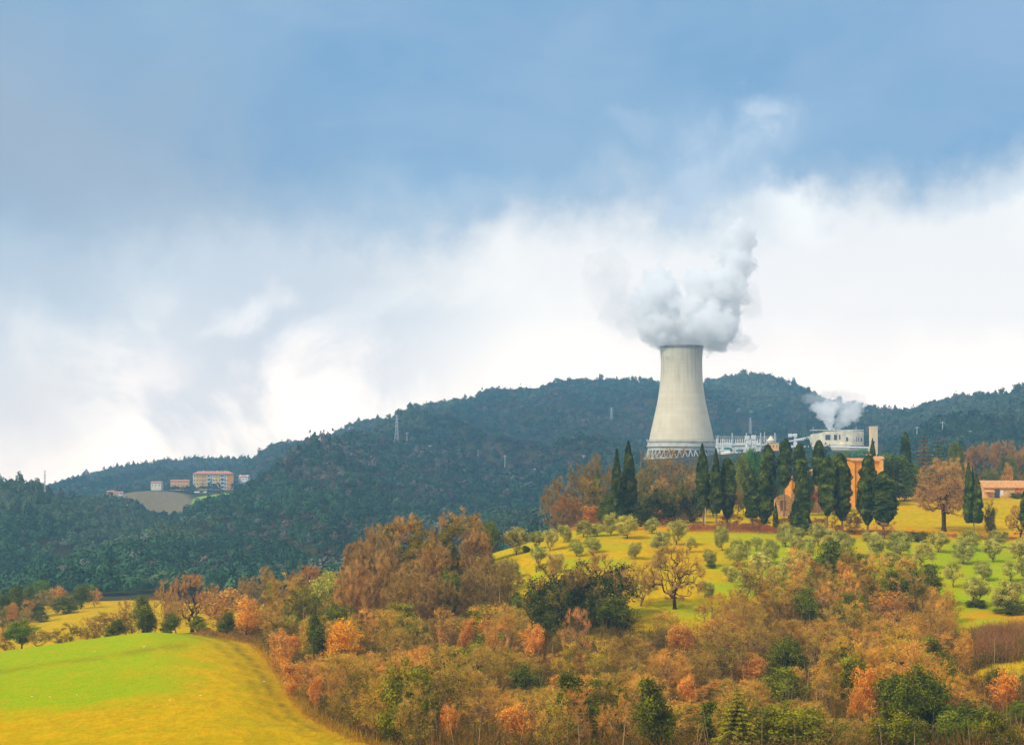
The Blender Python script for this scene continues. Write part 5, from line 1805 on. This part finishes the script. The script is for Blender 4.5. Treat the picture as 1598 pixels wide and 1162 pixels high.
# ------------------------------------------------------------------ olives
OLV = [(806, 824, 866, 40), (838, 829, 857, 24), (858, 826, 859, 26), (880, 818, 846, 26), (911, 812, 838, 24), (932, 816, 836, 24), (953, 801, 835, 26), (979, 803, 840, 34),
       (1018, 808, 832, 26), (1032, 829, 862, 32), (1055, 812, 850, 34), (792, 874, 906, 36), (925, 838, 862, 26), (992, 846, 872, 26), (1127, 819, 859, 24), (1153, 840, 883, 38),
       (1108, 857, 884, 20), (1203, 842, 880, 26), (1226, 817, 853, 26), (1246, 822, 843, 20), (1276, 817, 851, 28), (1243, 838, 866, 24), (1262, 838, 876, 22), (1301, 827, 866, 34), (1317, 831, 870, 32),
       (1187, 863, 904, 36), (1240, 858, 904, 44), (1288, 866, 894, 34), (1137, 882, 907, 30), (1162, 888, 916, 32), (1213, 884, 914, 36), (1362, 828, 870, 38), (1405, 828, 869, 38), (1440, 845, 886, 40),
       (1464, 830, 862, 32), (1503, 846, 879, 32), (1513, 828, 858, 36), (1550, 842, 877, 32), (1556, 828, 853, 34), (1592, 840, 872, 34), (1488, 875, 917, 30), (1535, 874, 906, 26), (1577, 875, 908, 30),
       (1600, 868, 906, 30), (1523, 900, 946, 40), (1573, 905, 956, 46), (1346, 862, 890, 34), (1322, 880, 906, 30), (1392, 862, 884, 34), (1610, 900, 940, 36), (1437, 884, 906, 28), (840, 852, 884, 26), (1078, 838, 862, 22), (1100, 905, 932, 30), (1190, 900, 930, 30), (1265, 888, 915, 34), (1415, 868, 892, 28), (760, 862, 890, 26), (900, 842, 868, 22), (868, 862, 894, 26), (1030, 862, 886, 22), (1180, 836, 860, 20)]
OLV = [(a, b_, c_, d_) for a, b_, c_, d_ in OLV]
olist = []
for (px, top, base, w) in OLV:
    kd = 'thin_olive' if rs.random() < 0.12 else 'olive'
    t_ = rs.uniform(0.85, 1.12)
    e = tree_rc(kd, px, top - 1, base, w * 0.98, group='olive trees in the grove', tint=(t_ * rs.uniform(0.93, 1.08), t_, t_ * rs.uniform(0.8, 1.05)))
    olist.append((px, base, e, kd, w))
# dark shrubs at the feet of some olives
for px, base, w, lb in ((1523, 948, 26, 'dark green shrub growing round the foot of the lowest right olive'), (1576, 957, 40, 'grey-brown brushy mound under the rightmost low olive'),
                        (1109, 886, 13, 'small dark shrub round the foot of an olive above the gnarled tree'), (1264, 877, 9, 'little dark shrub against an olive trunk in mid grove'),
                        (1448, 888, 14, 'ivy bush on the trunk of the large olive right of mid grove'), (820, 862, 18, 'green bush beside the leftmost olive'),
                        (1436, 845, 30, 'dark low hedge-like bush at the top edge of the grove, below the oak'), (1588, 778, 18, 'small dark bush before the farmhouse wall')):
    tree_rc('holm', px, base - w * 0.62, base, w * 1.15, label=lb, tint=(0.7, 0.8, 0.8))
# ------------------------------------------------------------------ single trees and accents of the wood
SPEC = [  # kind, px, top row, base row, width px, y, tint, label
    ('gnarled', 1053, 850, 951, 92, None, (1.05, 1.0, 0.8), 'spreading leafless tree with ivy round its trunk, below the olive grove'),
    ('ivy_tree', 936, 856, 992, 108, 254, (0.8, 0.75, 0.75), 'big dark ivy-clad tree with bare twigs, right of its dark twin in mid picture'),
    ('ivy_tree', 868, 862, 990, 92, 253, (0.9, 0.85, 0.7), 'big dark ivy-clad tree left of its twin in mid picture'),
    ('ivy_tree', 904, 880, 992, 70, 250, (0.7, 0.7, 0.7), 'low dark ivy-clad tree between the two big ones in mid picture'),
    ('holm', 960, 930, 1010, 60, 246, (0.6, 0.7, 0.7), 'dark green bush at the right foot of the ivy-clad trees'),
    ('holm', 850, 930, 1000, 56, 248, (0.7, 0.75, 0.7), 'dark green bush at the left foot of the ivy-clad trees'),
    ('dome', 560, 838, 930, 60, 292, (0.75, 0.70, 0.80), 'brown dome sloping down the left end of the tall clump'),
    ('dome', 790, 868, 945, 56, 282, (0.75, 0.76, 0.69), 'pale brown dome between the tall clump and the olive grove'),
    ('dome', 745, 880, 965, 66, 270, (0.70, 0.73, 0.69), 'grey-brown dome at the right foot of the tall clump'),
    ('dome', 690, 900, 985, 66, 265, (0.75, 0.72, 0.71), 'brown dome low in the middle of the tall clump'),
    ('bare', 1000, 868, 965, 60, 264, (0.95, 1.0, 0.7), 'pale bare tree between the dark ivy-clad trees and the gnarled tree'),
    ('dome_green', 630, 798, 905, 100, 300, (1.0, 0.9, 0.75), 'left of the two tallest domed trees standing above the wood'),
    ('dome', 588, 816, 922, 80, 288, (0.79, 0.76, 0.86), 'brown bare dome on the left flank of the tall clump above the wood'),
    ('dome_green', 714, 790, 892, 104, 306, (0.98, 0.88, 0.7), 'right one of the two tallest domed trees standing above the wood'),
    ('holm', 762, 812, 876, 36, 318, (0.6, 0.8, 0.8), 'dark green holm oak at the right end of the tall clump'),
    ('dome', 742, 822, 895, 50, 300, (0.88, 0.82, 0.92), 'brown bare tree in front of the dark holm oak of the tall clump'),
    ('dome', 672, 838, 925, 80, 285, (0.88, 0.82, 0.86), 'brown bare tree filling the gap between the two tallest domes'),
    ('dome', 585, 856, 950, 80, 272, (0.88, 0.82, 0.86), 'brown bare tree at the left foot of the tall clump'),
    ('dome', 640, 872, 965, 80, 266, (0.84, 0.82, 0.80), 'brown bare tree at the middle foot of the tall clump'),
    ('dome', 552, 872, 960, 64, 270, (0.97, 0.87, 1.03), 'brown tree below the left flank of the tall clump'),
    ('holm', 702, 884, 945, 38, 268, (0.8, 0.95, 0.8), 'dark green tree low in front of the tall clump'),
    ('olive', 512, 893, 945, 60, 290, (1.05, 1.05, 0.8), 'pale olive-green tree left of the tall clump'),
    ('dome', 480, 878, 950, 64, 305, (0.97, 0.82, 0.98), 'pinkish bare treetop behind the wood, left of the pale olive-green tree'),
    ('dome', 405, 882, 975, 76, 312, (0.79, 0.82, 0.92), 'grey-brown wide bare tree on the skyline of the wood, above the meadow corner'),
    ('dome_green', 448, 892, 985, 92, 288, (1.2, 1.2, 0.8), 'ivy-green and brown tree at the corner of the wood'),
    ('gnarled', 300, 894, 990, 86, 306, (1.0, 0.8, 0.7), 'tall leafless tree behind the meadow brow, left end of the wood'),
    ('russet', 345, 915, 992, 60, 298, (0.85, 0.8, 0.9), 'dull russet tree behind the meadow brow'),
    ('bare', 258, 905, 988, 44, 300, (0.9, 0.8, 0.6), 'brownish tree with clinging leaves at the left end of the wood'),
    ('sparse_russet', 275, 925, 990, 40, 292, (0.85, 0.85, 0.9), 'rusty-brown small tree at the left end of the wood'),
    ('russet', 385, 928, 1003, 46, 281, (1.15, 0.95, 0.75), 'bright orange tree at the meadow corner of the wood'),
    ('holm', 222, 930, 992, 48, 295, (0.95, 1.0, 0.9), 'dark green bush at the left of the meadow hedge trees'),
    ('mixed', 196, 932, 992, 46, 300, (0.9, 0.75, 0.9), 'brownish bush left of the dark green bush on the meadow hedge'),
    ('holm', 310, 960, 994, 30, 284, (1.3, 1.3, 0.8), 'yellow-green bush in the meadow hedge'),
    ('holm', 355, 955, 998, 34, 283, (0.9, 1.0, 0.8), 'dark green bush in the meadow hedge near the corner'),
    ('holm', 265, 955, 988, 32, 287, (0.8, 0.9, 0.8), 'dark bush under the rusty-brown small tree'),
    ('pine', 34, 967, 1016, 52, 292, (0.85, 1.0, 0.7), 'round-headed green pine behind the meadow brow, at the left edge'),
    ('mixed', 8, 980, 1018, 48, 296, (1.1, 0.8, 0.6), 'rusty bush at the left edge behind the meadow brow'),
    ('mixed', 62, 982, 1014, 40, 288, (0.9, 0.9, 0.7), 'low bush right of the round-headed pine'),
    ('mixed', 88, 978, 1012, 38, 290, (0.9, 0.9, 0.6), 'low green-brown bush on the brow, second right of the pine'),
    ('mixed', 114, 970, 1010, 40, 290, (0.9, 0.9, 0.6), 'low brown bush on the brow left of the hedge'),
    ('mixed', 138, 960, 1006, 46, 294, (1.0, 0.8, 0.7), 'brown bush in the meadow hedge, leftmost tall one'),
    ('mixed', 166, 954, 1004, 48, 290, (0.9, 0.75, 0.7), 'brown bush in the meadow hedge, beside the dark green one'),
    ('holm', 182, 966, 1000, 34, 288, (0.8, 0.85, 0.8), 'small dark bush at the foot of the brown hedge bushes'),
    # accents in the wood
    ('russet', 535, 965, 1040, 62, None, (1.15, 1.0, 0.35), 'golden orange-leaved oak in the left half of the wood'),
    ('russet', 455, 1025, 1085, 40, None, (1.05, 0.85, 0.8), 'orange-brown oak on the meadow side of the wood'),
    ('russet', 438, 980, 1050, 44, None, (0.95, 0.8, 0.85), 'pinkish-brown oak beside the meadow, upper left of the wood'),
    ('russet', 492, 1050, 1105, 22, None, (1.1, 0.85, 0.8), 'slim rusty sapling near the meadow edge'),
    ('russet', 728, 960, 1020, 26, None, (1.2, 0.95, 0.85), 'small bright orange tree in mid wood, left of the centre'),
    ('sparse_russet', 694, 945, 1030, 44, None, (1.1, 1.0, 0.75), 'pale tan oak just left of the small bright orange tree'),
    ('russet', 833, 970, 1035, 38, None, (1.1, 0.88, 0.85), 'orange tree below the left ivy-clad tree'),
    ('bare', 900, 945, 1030, 46, None, (1.05, 0.8, 0.95), 'mauve-grey bare tree below the two ivy-clad trees'),
    ('russet', 700, 1095, 1160, 34, None, (1.15, 0.88, 0.8), 'small orange oak near the bottom edge, left of the larger one'),
    ('russet', 806, 1095, 1165, 64, None, (1.15, 0.9, 0.8), 'wide bright orange oak at the bottom of the wood'),
    ('russet', 1062, 970, 1030, 44, None, (1.05, 0.85, 0.85), 'orange-pink treetop right of the mauve bare tree'),
    ('russet', 1072, 1052, 1110, 34, None, (1.15, 0.9, 0.8), 'orange sapling in the lower middle of the wood'),
    ('russet', 1175, 1018, 1075, 44, None, (1.05, 0.85, 0.85), 'salmon-orange oak right of the lower middle'),
    ('russet', 1350, 1038, 1130, 46, None, (1.2, 0.92, 0.75), 'upper of two bright orange saplings in the lower right wood'),
    ('russet', 1336, 1068, 1140, 30, None, (1.2, 0.9, 0.75), 'lower left of two bright orange saplings in the lower right wood'),
    ('russet', 1242, 1040, 1095, 34, None, (1.1, 0.9, 0.8), 'orange-flecked tree beside the bright green bushy tree'),
    ('russet', 1568, 1045, 1110, 48, None, (1.15, 0.88, 0.8), 'bright rusty oak near the right edge, below the yellow strip'),
    ('sparse_russet', 1390, 900, 975, 70, None, (1.2, 1.0, 0.7), 'golden-brown oak at the top right of the wood'),
    ('holm', 1393, 886, 950, 36, None, (0.75, 0.9, 0.8), 'dark green pointed evergreen at the top right edge of the wood'),
    ('holm', 1262, 912, 985, 42, None, (0.8, 0.95, 0.85), 'dark evergreen at the top of the wood, right of centre'),
    ('holm', 1225, 990, 1060, 60, None, (0.85, 0.95, 0.9), 'large dark holm oak in the right half of the wood'),
    ('pine', 1225, 1040, 1115, 62, None, (1.1, 0.95, 0.6), 'bright green round-headed pine in the lower right of the wood'),
    ('pine', 1490, 1108, 1172, 62, None, (0.95, 0.95, 0.7), 'yellow-green flat-domed pine at the bottom right'),
    ('holm', 1555, 1110, 1172, 64, None, (1.2, 1.1, 0.8), 'dense olive-brown holm oak in the bottom right corner'),
    ('pine', 1590, 1092, 1140, 44, None, (0.85, 0.95, 0.6), 'green pine cut by the right edge, above the corner holm oak'),
    ('holm', 1558, 1040, 1085, 38, None, (0.7, 0.75, 0.8), 'dark shrub behind the rusty oak near the right edge'),
    ('cedar', 1150, 1070, 1190, 96, 152, (1.5, 1.15, 0.7), 'bright green tiered conifer at the bottom edge of the wood'),
    ('holm', 820, 1030, 1090, 54, None, (0.9, 1.0, 0.9), 'dark holm oak in the lower middle, right of the orange oak'),
    ('mixed', 945, 995, 1070, 62, None, (1.2, 1.2, 0.6), 'yellow-green mottled tree below the ivy-clad trees'),
    ('mixed', 885, 1000, 1070, 44, None, (1.3, 1.3, 0.5), 'lime-tinged shrubby tree left of the yellow-green mottled tree'),
    # brown trees left of the cooling tower, on the crest
    ('dome', 872, 742, 815, 57, 420, (0.59, 0.61, 0.49), 'leftmost brown bare tree on the crest slope'),
    ('dome', 905, 722, 812, 75, 415, (0.59, 0.64, 0.49), 'wide brown bare tree on the crest slope, left of the pointed cypresses'),
    ('dome', 938, 706, 812, 66, 405, (0.59, 0.61, 0.49), 'brown bare tree touching the left pointed cypress'),
    ('mixed', 925, 745, 818, 60, 380, (0.78, 0.73, 0.63), 'brown-green tree low on the crest slope'),
    ('dome', 885, 770, 828, 50, 376, (0.71, 0.57, 0.57), 'reddish-brown low tree at the left foot of the crest'),
    ('russet', 922, 788, 822, 34, 366, (1.05, 0.8, 0.8), 'rust-orange small tree above the olives, left of the pointed cypresses'),
    ('holm', 932, 735, 800, 16, 384, (0.7, 1.1, 0.9), 'small green conifer-like bush amid the brown crest trees'),
    ('mixed', 1014, 700, 812, 46, 372, (0.70, 0.73, 0.63), 'brown-green tree right of the pointed cypress pair'),
    ('sparse_russet', 1040, 696, 815, 66, 385, (0.59, 0.64, 0.51), 'large brown bare oak in front of the cooling tower foot'),
    ('sparse_russet', 1072, 696, 815, 60, 390, (0.59, 0.61, 0.51), 'brown oak with rusty leaves in front of the right tower foot'),
    ('ivy_tree', 1030, 745, 818, 60, 362, (0.9, 0.9, 0.9), 'dark green bushy tree right of the pointed cypress pair'),
    ('ivy_tree', 1078, 738, 818, 46, 366, (0.8, 0.85, 0.9), 'dark twiggy tree with pale forked branches beside the slim cypress'),
    ('holm', 950, 772, 814, 44, 358, (0.7, 0.85, 0.7), 'dark bush at the foot of the left pointed cypress'),
    ('holm', 990, 778, 816, 52, 356, (0.55, 0.7, 0.75), 'very dark bush at the foot of the right pointed cypress'),
    ('sparse_russet', 1150, 745, 812, 26, 390, (0.52, 0.57, 0.60), 'brown ivy-stemmed tree between two green cypresses'),
    ('thin', 1088, 740, 815, 26, 380, (0.9, 0.8, 0.7), 'thin bare tree behind the slim cypress'),
    ('mixed', 1140, 760, 808, 30, 400, (0.70, 0.69, 0.63), 'brown shrubby tree behind the broad cypress column'),
    # pinkish thicket behind the farmhouse
    ('dome', 1530, 688, 770, 56, 540, (0.77, 0.66, 0.79), 'left dome of the pinkish-brown thicket behind the farmhouse'),
    ('dome', 1566, 684, 768, 58, 560, (0.81, 0.68, 0.75), 'middle dome of the pinkish-brown thicket behind the farmhouse'),
    ('dome', 1602, 690, 768, 56, 545, (0.81, 0.72, 0.73), 'right dome of the thicket behind the farmhouse, at the photo edge'),
    ('holm', 1575, 706, 756, 28, 510, (0.6, 0.8, 0.9), 'dark round evergreen before the pinkish thicket'),
    ('russet', 1573, 722, 756, 18, 500, (0.95, 0.8, 0.7), 'small orange tree before the dark evergreen above the farmhouse'),
    ('holm', 1546, 732, 757, 34, 495, (0.7, 0.9, 0.7), 'green bush above the left end of the farmhouse roof'),
    ('dome', 1505, 705, 776, 30, 520, (0.81, 0.74, 0.88), 'pale bare tree left of the pinkish thicket'),
    ('sparse_russet', 1440, 762, 785, 30, 448, (1.0, 0.8, 0.7), 'low rusty shrub under the left limbs of the big bare oak'),
    ('thin', 1300, 790, 828, 26, 348, (0.7, 0.6, 0.6), 'leafless shrub between the two clipped cypress trunks'),
    ('thin', 1333, 792, 828, 22, 349, (0.7, 0.6, 0.6), 'leafless shrub right of the clipped cypress trunks'),
    ('thin', 1380, 812, 838, 40, 342, (1.0, 0.85, 0.9), 'pinkish bare shrub under the fat oval cypress'),
    ('gnarled', 1592, 785, 822, 44, 352, (0.9, 0.8, 0.6), 'low bare tree with snaking limbs at the right edge of the lawn'),
    # clump beyond the second field
    ('bare', 148, 918, 947, 26, None, (1.05, 0.85, 0.6), 'lone small brown tree at the far end of the second field'),
    ('holm', 126, 912, 950, 36, None, (0.7, 0.8, 0.8), 'dark evergreen right of the russet tree beyond the second field'),
    ('holm', 142, 910, 944, 26, 500, (0.75, 0.85, 0.8), 'dark evergreen behind the lone small brown tree'),
    ('russet', 92, 914, 952, 34, None, (0.85, 0.7, 0.7), 'pinkish russet tree beyond the second field'),
    ('pine', 60, 904, 952, 38, 500, (0.6, 0.85, 0.7), 'green round-topped tree topping the clump beyond the second field'),
    ('mixed', 72, 920, 962, 40, None, (0.8, 0.8, 0.8), 'grey-green tree in the clump beyond the second field'),
    ('holm', 45, 916, 966, 40, None, (0.7, 0.8, 0.8), 'dark tree in the middle of the clump beyond the second field'),
    ('bare', 46, 934, 972, 36, None, (1.0, 0.85, 0.7), 'pale brown tree at the front of the clump beyond the second field'),
    ('russet', 20, 938, 980, 24, None, (0.85, 0.72, 0.7), 'small pinkish tree at the front left of the clump beyond the field'),
    ('holm', 24, 914, 972, 44, None, (0.65, 0.75, 0.8), 'dark tree left in the clump beyond the second field'),
    ('holm', 0, 918, 978, 44, None, (0.6, 0.75, 0.8), 'dark tree at the left photo edge beyond the second field'),
    ('mixed', 4, 944, 986, 34, None, (0.7, 0.75, 0.7), 'low dark tree at the left edge in front of the clump'),
    ('holm', 62, 940, 970, 32, None, (0.7, 0.8, 0.7), 'green bush at the right front of the clump beyond the field'),
    ('holm', 102, 926, 958, 36, None, (0.7, 0.8, 0.7), 'green bush below the pinkish russet tree'),
    ('mixed', 40, 950, 982, 28, None, (0.7, 0.75, 0.7), 'low bush at the lower edge of the clump beyond the field'),
]
placed = []
keep = []
for kd, px, top, base, w, y, tn, lb in SPEC:
    if kd == 'russet':
        tn = (tn[0], min(tn[1] * 1.13, 1.1), tn[2] * 0.95)
    e = tree_rc(kd, px, top, base, w, y=y, tint=tn, label=lb)
    placed.append((e.location.x, e.location.y, w / F * e.location.y * 0.5))
    if base > 940:
        keep.append((px, base, w, e.location.y, top))

# ------------------------------------------------------------------ the mixed wood filling the slope
rw = random.Random(42)
cand = []
rng = np.random.default_rng(77)
tries = 14000
ty_ = np.sqrt(rng.uniform(150.0 ** 2, 335.0 ** 2, tries))
tp_ = rng.uniform(360, 1660, tries)
okw, zw_, rww = inwood(tp_, ty_)
cl = fbm(wx(tp_, ty_) / 16, ty_ / 16, 91)
wood_trees = []
for i in range(tries):
    if not okw[i] or rww[i] > 1225:
        continue
    x, y = wx(tp_[i], ty_[i]), ty_[i]
    if 1480 < tp_[i] and rww[i] < 1045:
        continue
    if 1020 < tp_[i] < 1100 and rww[i] < 975:
        continue
    if 535 < tp_[i] < 800 and y > 264:
        continue
    r_ = 2.6 if y > 200 else 2.3
    if any((x - a) ** 2 + ((y - b_) * 0.72) ** 2 < (r_ + min(c_, 2.6) * 0.55) ** 2 for a, b_, c_ in placed):
        continue
    placed.append((x, y, 1.9))
    wood_trees.append((x, y, tp_[i], rww[i], cl[i]))
print('wood trees', len(wood_trees))
wl = []
skipped = 0
for (x, y, px, row, c_) in wood_trees:
    u = rw.random()
    leftish = px < 700
    edge = px - np.interp(row, *MEADOW_R) < 75
    if c_ > 0.54:
        kd = 'holm' if u < 0.34 else ('mixed' if u < 0.75 else ('bare' if u < 0.93 else 'russet'))
    elif c_ < 0.45:
        kd = 'bare' if u < 0.62 else ('thin' if u < 0.78 else ('sparse_russet' if u < 0.9 else 'mixed'))
    else:
        kd = 'bare' if u < 0.27 else ('sparse_russet' if u < 0.44 else ('mixed' if u < 0.68 else ('holm' if u < 0.80 else ('thin' if u < 0.95 else 'russet'))))
    if edge and kd in ('thin',):
        kd = 'mixed'
    h = rw.uniform(5.2, 8.8)
    w = rw.uniform(4.2, 7.0)
    if kd == 'thin':
        h, w = rw.uniform(5, 8), rw.uniform(2.6, 3.6)
    if kd == 'russet':
        h, w = rw.uniform(3.6, 5.5), rw.uniform(2.4, 3.8)
    if row < np.interp(px, *WOOD_TOP) + 22:
        h *= 0.72 if px < 1150 else 1.0
    if 815 < px < 1110 and row < 1060:
        h = min(h, 3.8)
    for (kp, kb, kw, ky, kt) in keep + [(1560, 1060, 110, hit(1560, 1060), 1030)]:
        if y < ky and abs(px - kp) < kw * 0.42 + w / y * F * 0.40:
            lim = row - (kb - 0.28 * (kb - kt))
            h = min(h, lim * y / F)
    if h < 2.0:
        skipped += 1
        continue
    if h < 4:
        w = min(w, h * 1.1)
    t_ = rw.uniform(0.8, 1.15)
    if kd in ('bare', 'thin', 'sparse_russet'):
        tn = rw.choice([(1.06, 0.9, 0.6), (1.1, 0.86, 0.66), (0.9, 0.98, 0.5), (1.15, 1.0, 0.5), (0.78, 0.8, 0.5), (0.95, 0.88, 0.55), (1.25, 1.05, 0.7)])
    elif kd in ('holm',):
        tn = rw.choice([(0.85, 0.95, 0.85), (1.05, 1.1, 0.8), (1.25, 1.2, 0.7), (0.75, 0.9, 0.9)])
    elif kd == 'mixed':
        tn = rw.choice([(1.1, 1.05, 0.7), (1.3, 1.2, 0.6), (0.95, 0.9, 0.75)])
    else:
        tn = rw.choice([(1.05, 0.9, 0.75), (1.0, 0.95, 0.55), (0.9, 0.82, 0.7)])
    e = tree(kd, x, y, h, w, group='trees of the mixed wood below the grove', tint=tuple(v * t_ for v in tn))
    wl.append((e, kd, px, row, h, w))

# labels for the filling trees: look, part of the wood, rank from the left within it
LOOK = {'bare': 'leafless brown-twigged tree', 'thin': 'slender leafless tree', 'sparse_russet': 'tan half-bare oak', 'russet': 'rust-orange leafy oak', 'holm': 'dark green leafy tree', 'mixed': 'mottled brown-green tree'}
ORD = ['first', 'second', 'third', 'fourth', 'fifth', 'sixth', 'seventh', 'eighth', 'ninth', 'tenth', 'eleventh', 'twelfth', 'thirteenth', 'fourteenth', 'fifteenth', 'sixteenth', 'seventeenth', 'eighteenth']
rows_ = sorted(t[3] for t in wl)


def band(row, px):
    rel = row - np.interp(px, *WOOD_TOP)
    if rel < 45:
        return 'upper fringe'
    if row < 1062:
        return 'upper middle'
    if row < 1120:
        return 'lower middle'
    return 'front row'


def sect(px):
    for lim, nm in ((560, 'beside meadow'), (700, 'under tall clump'), (850, 'left of ivy-clad twins'), (1000, 'below ivy-clad twins'), (1130, 'below gnarled tree'), (1290, 'around tiered conifer'), (1430, 'near orange saplings'), (9999, 'at right side')):
        if px < lim:
            return nm


groups = {}
for t in wl:
    groups.setdefault((LOOK[t[1]], band(t[3], t[2]), sect(t[2])), []).append(t)
for (lk, bd, se), ts in groups.items():
    ts.sort(key=lambda q: q[2])
    for i, t in enumerate(ts):
        if len(ts) == 1:
            t[0]['label'] = f'{lk} in the wood, {bd}, {se}'
        else:
            t[0]['label'] = f'{ORD[min(i, 17)]} {lk} from left in the wood, {bd}, {se}'
# olive labels: row of the grove by height in the picture, rank from the left
olist.sort(key=lambda q: q[1])
bands = {}
for px, base, e, kd, w in olist:
    b_ = 'top row' if base < 846 else ('second row' if base < 863 else ('third row' if base < 882 else ('fourth row' if base < 903 else 'lowest row')))
    s_ = 'left part' if px < 1000 else ('middle part' if px < 1300 else 'right part')
    bands.setdefault((b_, s_), []).append((px, e, kd, w))
for (b_, s_), ts in bands.items():
    ts.sort(key=lambda q: q[0])
    for i, (px, e, kd, w) in enumerate(ts):
        look = ('sparse thin-leaved' if kd == 'thin_olive' else ('large' if w >= 36 else ('small' if w < 26 else 'rounded'))) + ' olive tree'
        e['label'] = f'{look} in the {b_} of the grove, {s_}' + (f', {ORD[i]} from left' if len(ts) > 1 else '')

# ------------------------------------------------------------------ pines on the skylines
SKY = [(440, 705), (478, 684), (486, 683), (510, 676), (526, 672), (541, 668), (556, 666), (570, 664), (592, 652), (606, 645), (622, 640), (648, 630), (672, 627), (693, 628), (707, 625), (727, 625), (746, 622), (764, 618),
       (793, 614), (840, 607), (857, 603), (872, 601), (893, 598), (1007, 600), (1020, 602), (1104, 590), (1160, 577), (1180, 583), (1200, 583), (1310, 610), (1332, 626), (1345, 629), (1362, 632), (1380, 636), (1393, 640), (1460, 634), (1478, 628), (1500, 622), (1530, 611), (1562, 601), (1585, 597)]
ks = 0
spots = ['on the left shoulder of the main ridge', 'on the rising skyline near the tall pylon', 'on the long skyline left of the cooling tower', 'on the hilltop right of the cooling tower', 'on the skyline above the steam puffs', 'on the right-hand ridge']
cnt = {}
sk = []
for px, top in SKY:
    # ridge distance: steepest sight line on this column
    ys = np.arange(800, 2150, 5.0)
    s_ = height(np.full(len(ys), float(px)), ys) / ys
    y = float(ys[int(np.argmax(s_))]) - 6
    g = float(height(px, y))
    h = min(max(wz(top - 1.0, y) - g, 5.0), 11)
    sp_ = spots[0] if px < 580 else spots[1] if px < 700 else spots[2] if px < 1025 else spots[3] if px < 1240 else spots[4] if px < 1420 else spots[5]
    sk.append((px, y, h, sp_))
    cnt[sp_] = cnt.get(sp_, 0) + 1
seen = {}
for px, y, h, sp_ in sk:
    i = seen.get(sp_, 0)
    seen[sp_] = i + 1
    e = tree('ridge_pine', wx(px, y), y, h, rs.uniform(5, 8), f'{ORD[i]} dark pine from left {sp_}', 'pines standing on the skylines', (0.6, 0.75, 0.7))
# ------------------------------------------------------------------ stones in the meadow
def stone(px, row, s, label):
    y = hit(px, row)
    x = wx(px, y)
    r_ = random.Random(int(px * 7 + row))
    import bmesh
    bm = bmesh.new()
    bmesh.ops.create_icosphere(bm, subdivisions=2, radius=1)
    for v in bm.verts:
        v.co *= 1 + r_.uniform(-0.16, 0.16)
        v.co.z *= 0.55
    me = bpy.data.meshes.new('stone')
    bm.to_mesh(me)
    bm.free()
    me.materials.append(M['stonep'])
    o = link(bpy.data.objects.new('stone', me))
    o.location = (x, y, gz(x, y) + s * 0.2)
    o.scale = (s, s, s)
    tag(o, label, 'stone', 'pale stones lying on the meadow')


M['stonep'] = mat_plain('pale_stone', lin(225, 215, 195), 0.1, 3.0)
for px, row, s, lb in ((272, 985, 0.19, 'pale stone on the meadow brow beside the hedge bushes'), (325, 991, 0.22, 'larger pale stone at the meadow brow near the corner of the wood'), (225, 1009, 0.19, 'flat pale stone on the green part of the meadow'),
                       (313, 1085, 0.12, 'small white stone on the golden side of the meadow'), (50, 1087, 0.11, 'small white stone at left on the lower green meadow'), (78, 1088, 0.11, 'white stone right of the one at lower left'),
                       (265, 1092, 0.11, 'small white stone in mid meadow'), (412, 1063, 0.14, 'pale stone in the rough verge by the wood'), (148, 1016, 0.10, 'tiny pale stone high on the green meadow'),
                       (120, 1084, 0.10, 'tiny pale stone in the middle left of the meadow')):
    stone(px, row, s, lb)

# ------------------------------------------------------------------ haze
zlow = float(ZG.min())
hb = MB().box(-2400, 2400, -200, 2440, zlow - 1.5, 215)
m_, T = mat_new('haze')
on = T.n('ShaderNodeOutputMaterial')
pv = T.n('ShaderNodeVolumePrincipled')
T.put(pv, 'Color', HAZE_COL)
T.put(pv, 'Density', HAZE)
T.put(pv, 'Anisotropy', 0.0)
T.t.links.new(pv.outputs[0], on.inputs['Volume'])
hz = hb.build('haze', m_)
hz['kind'] = 'stuff'
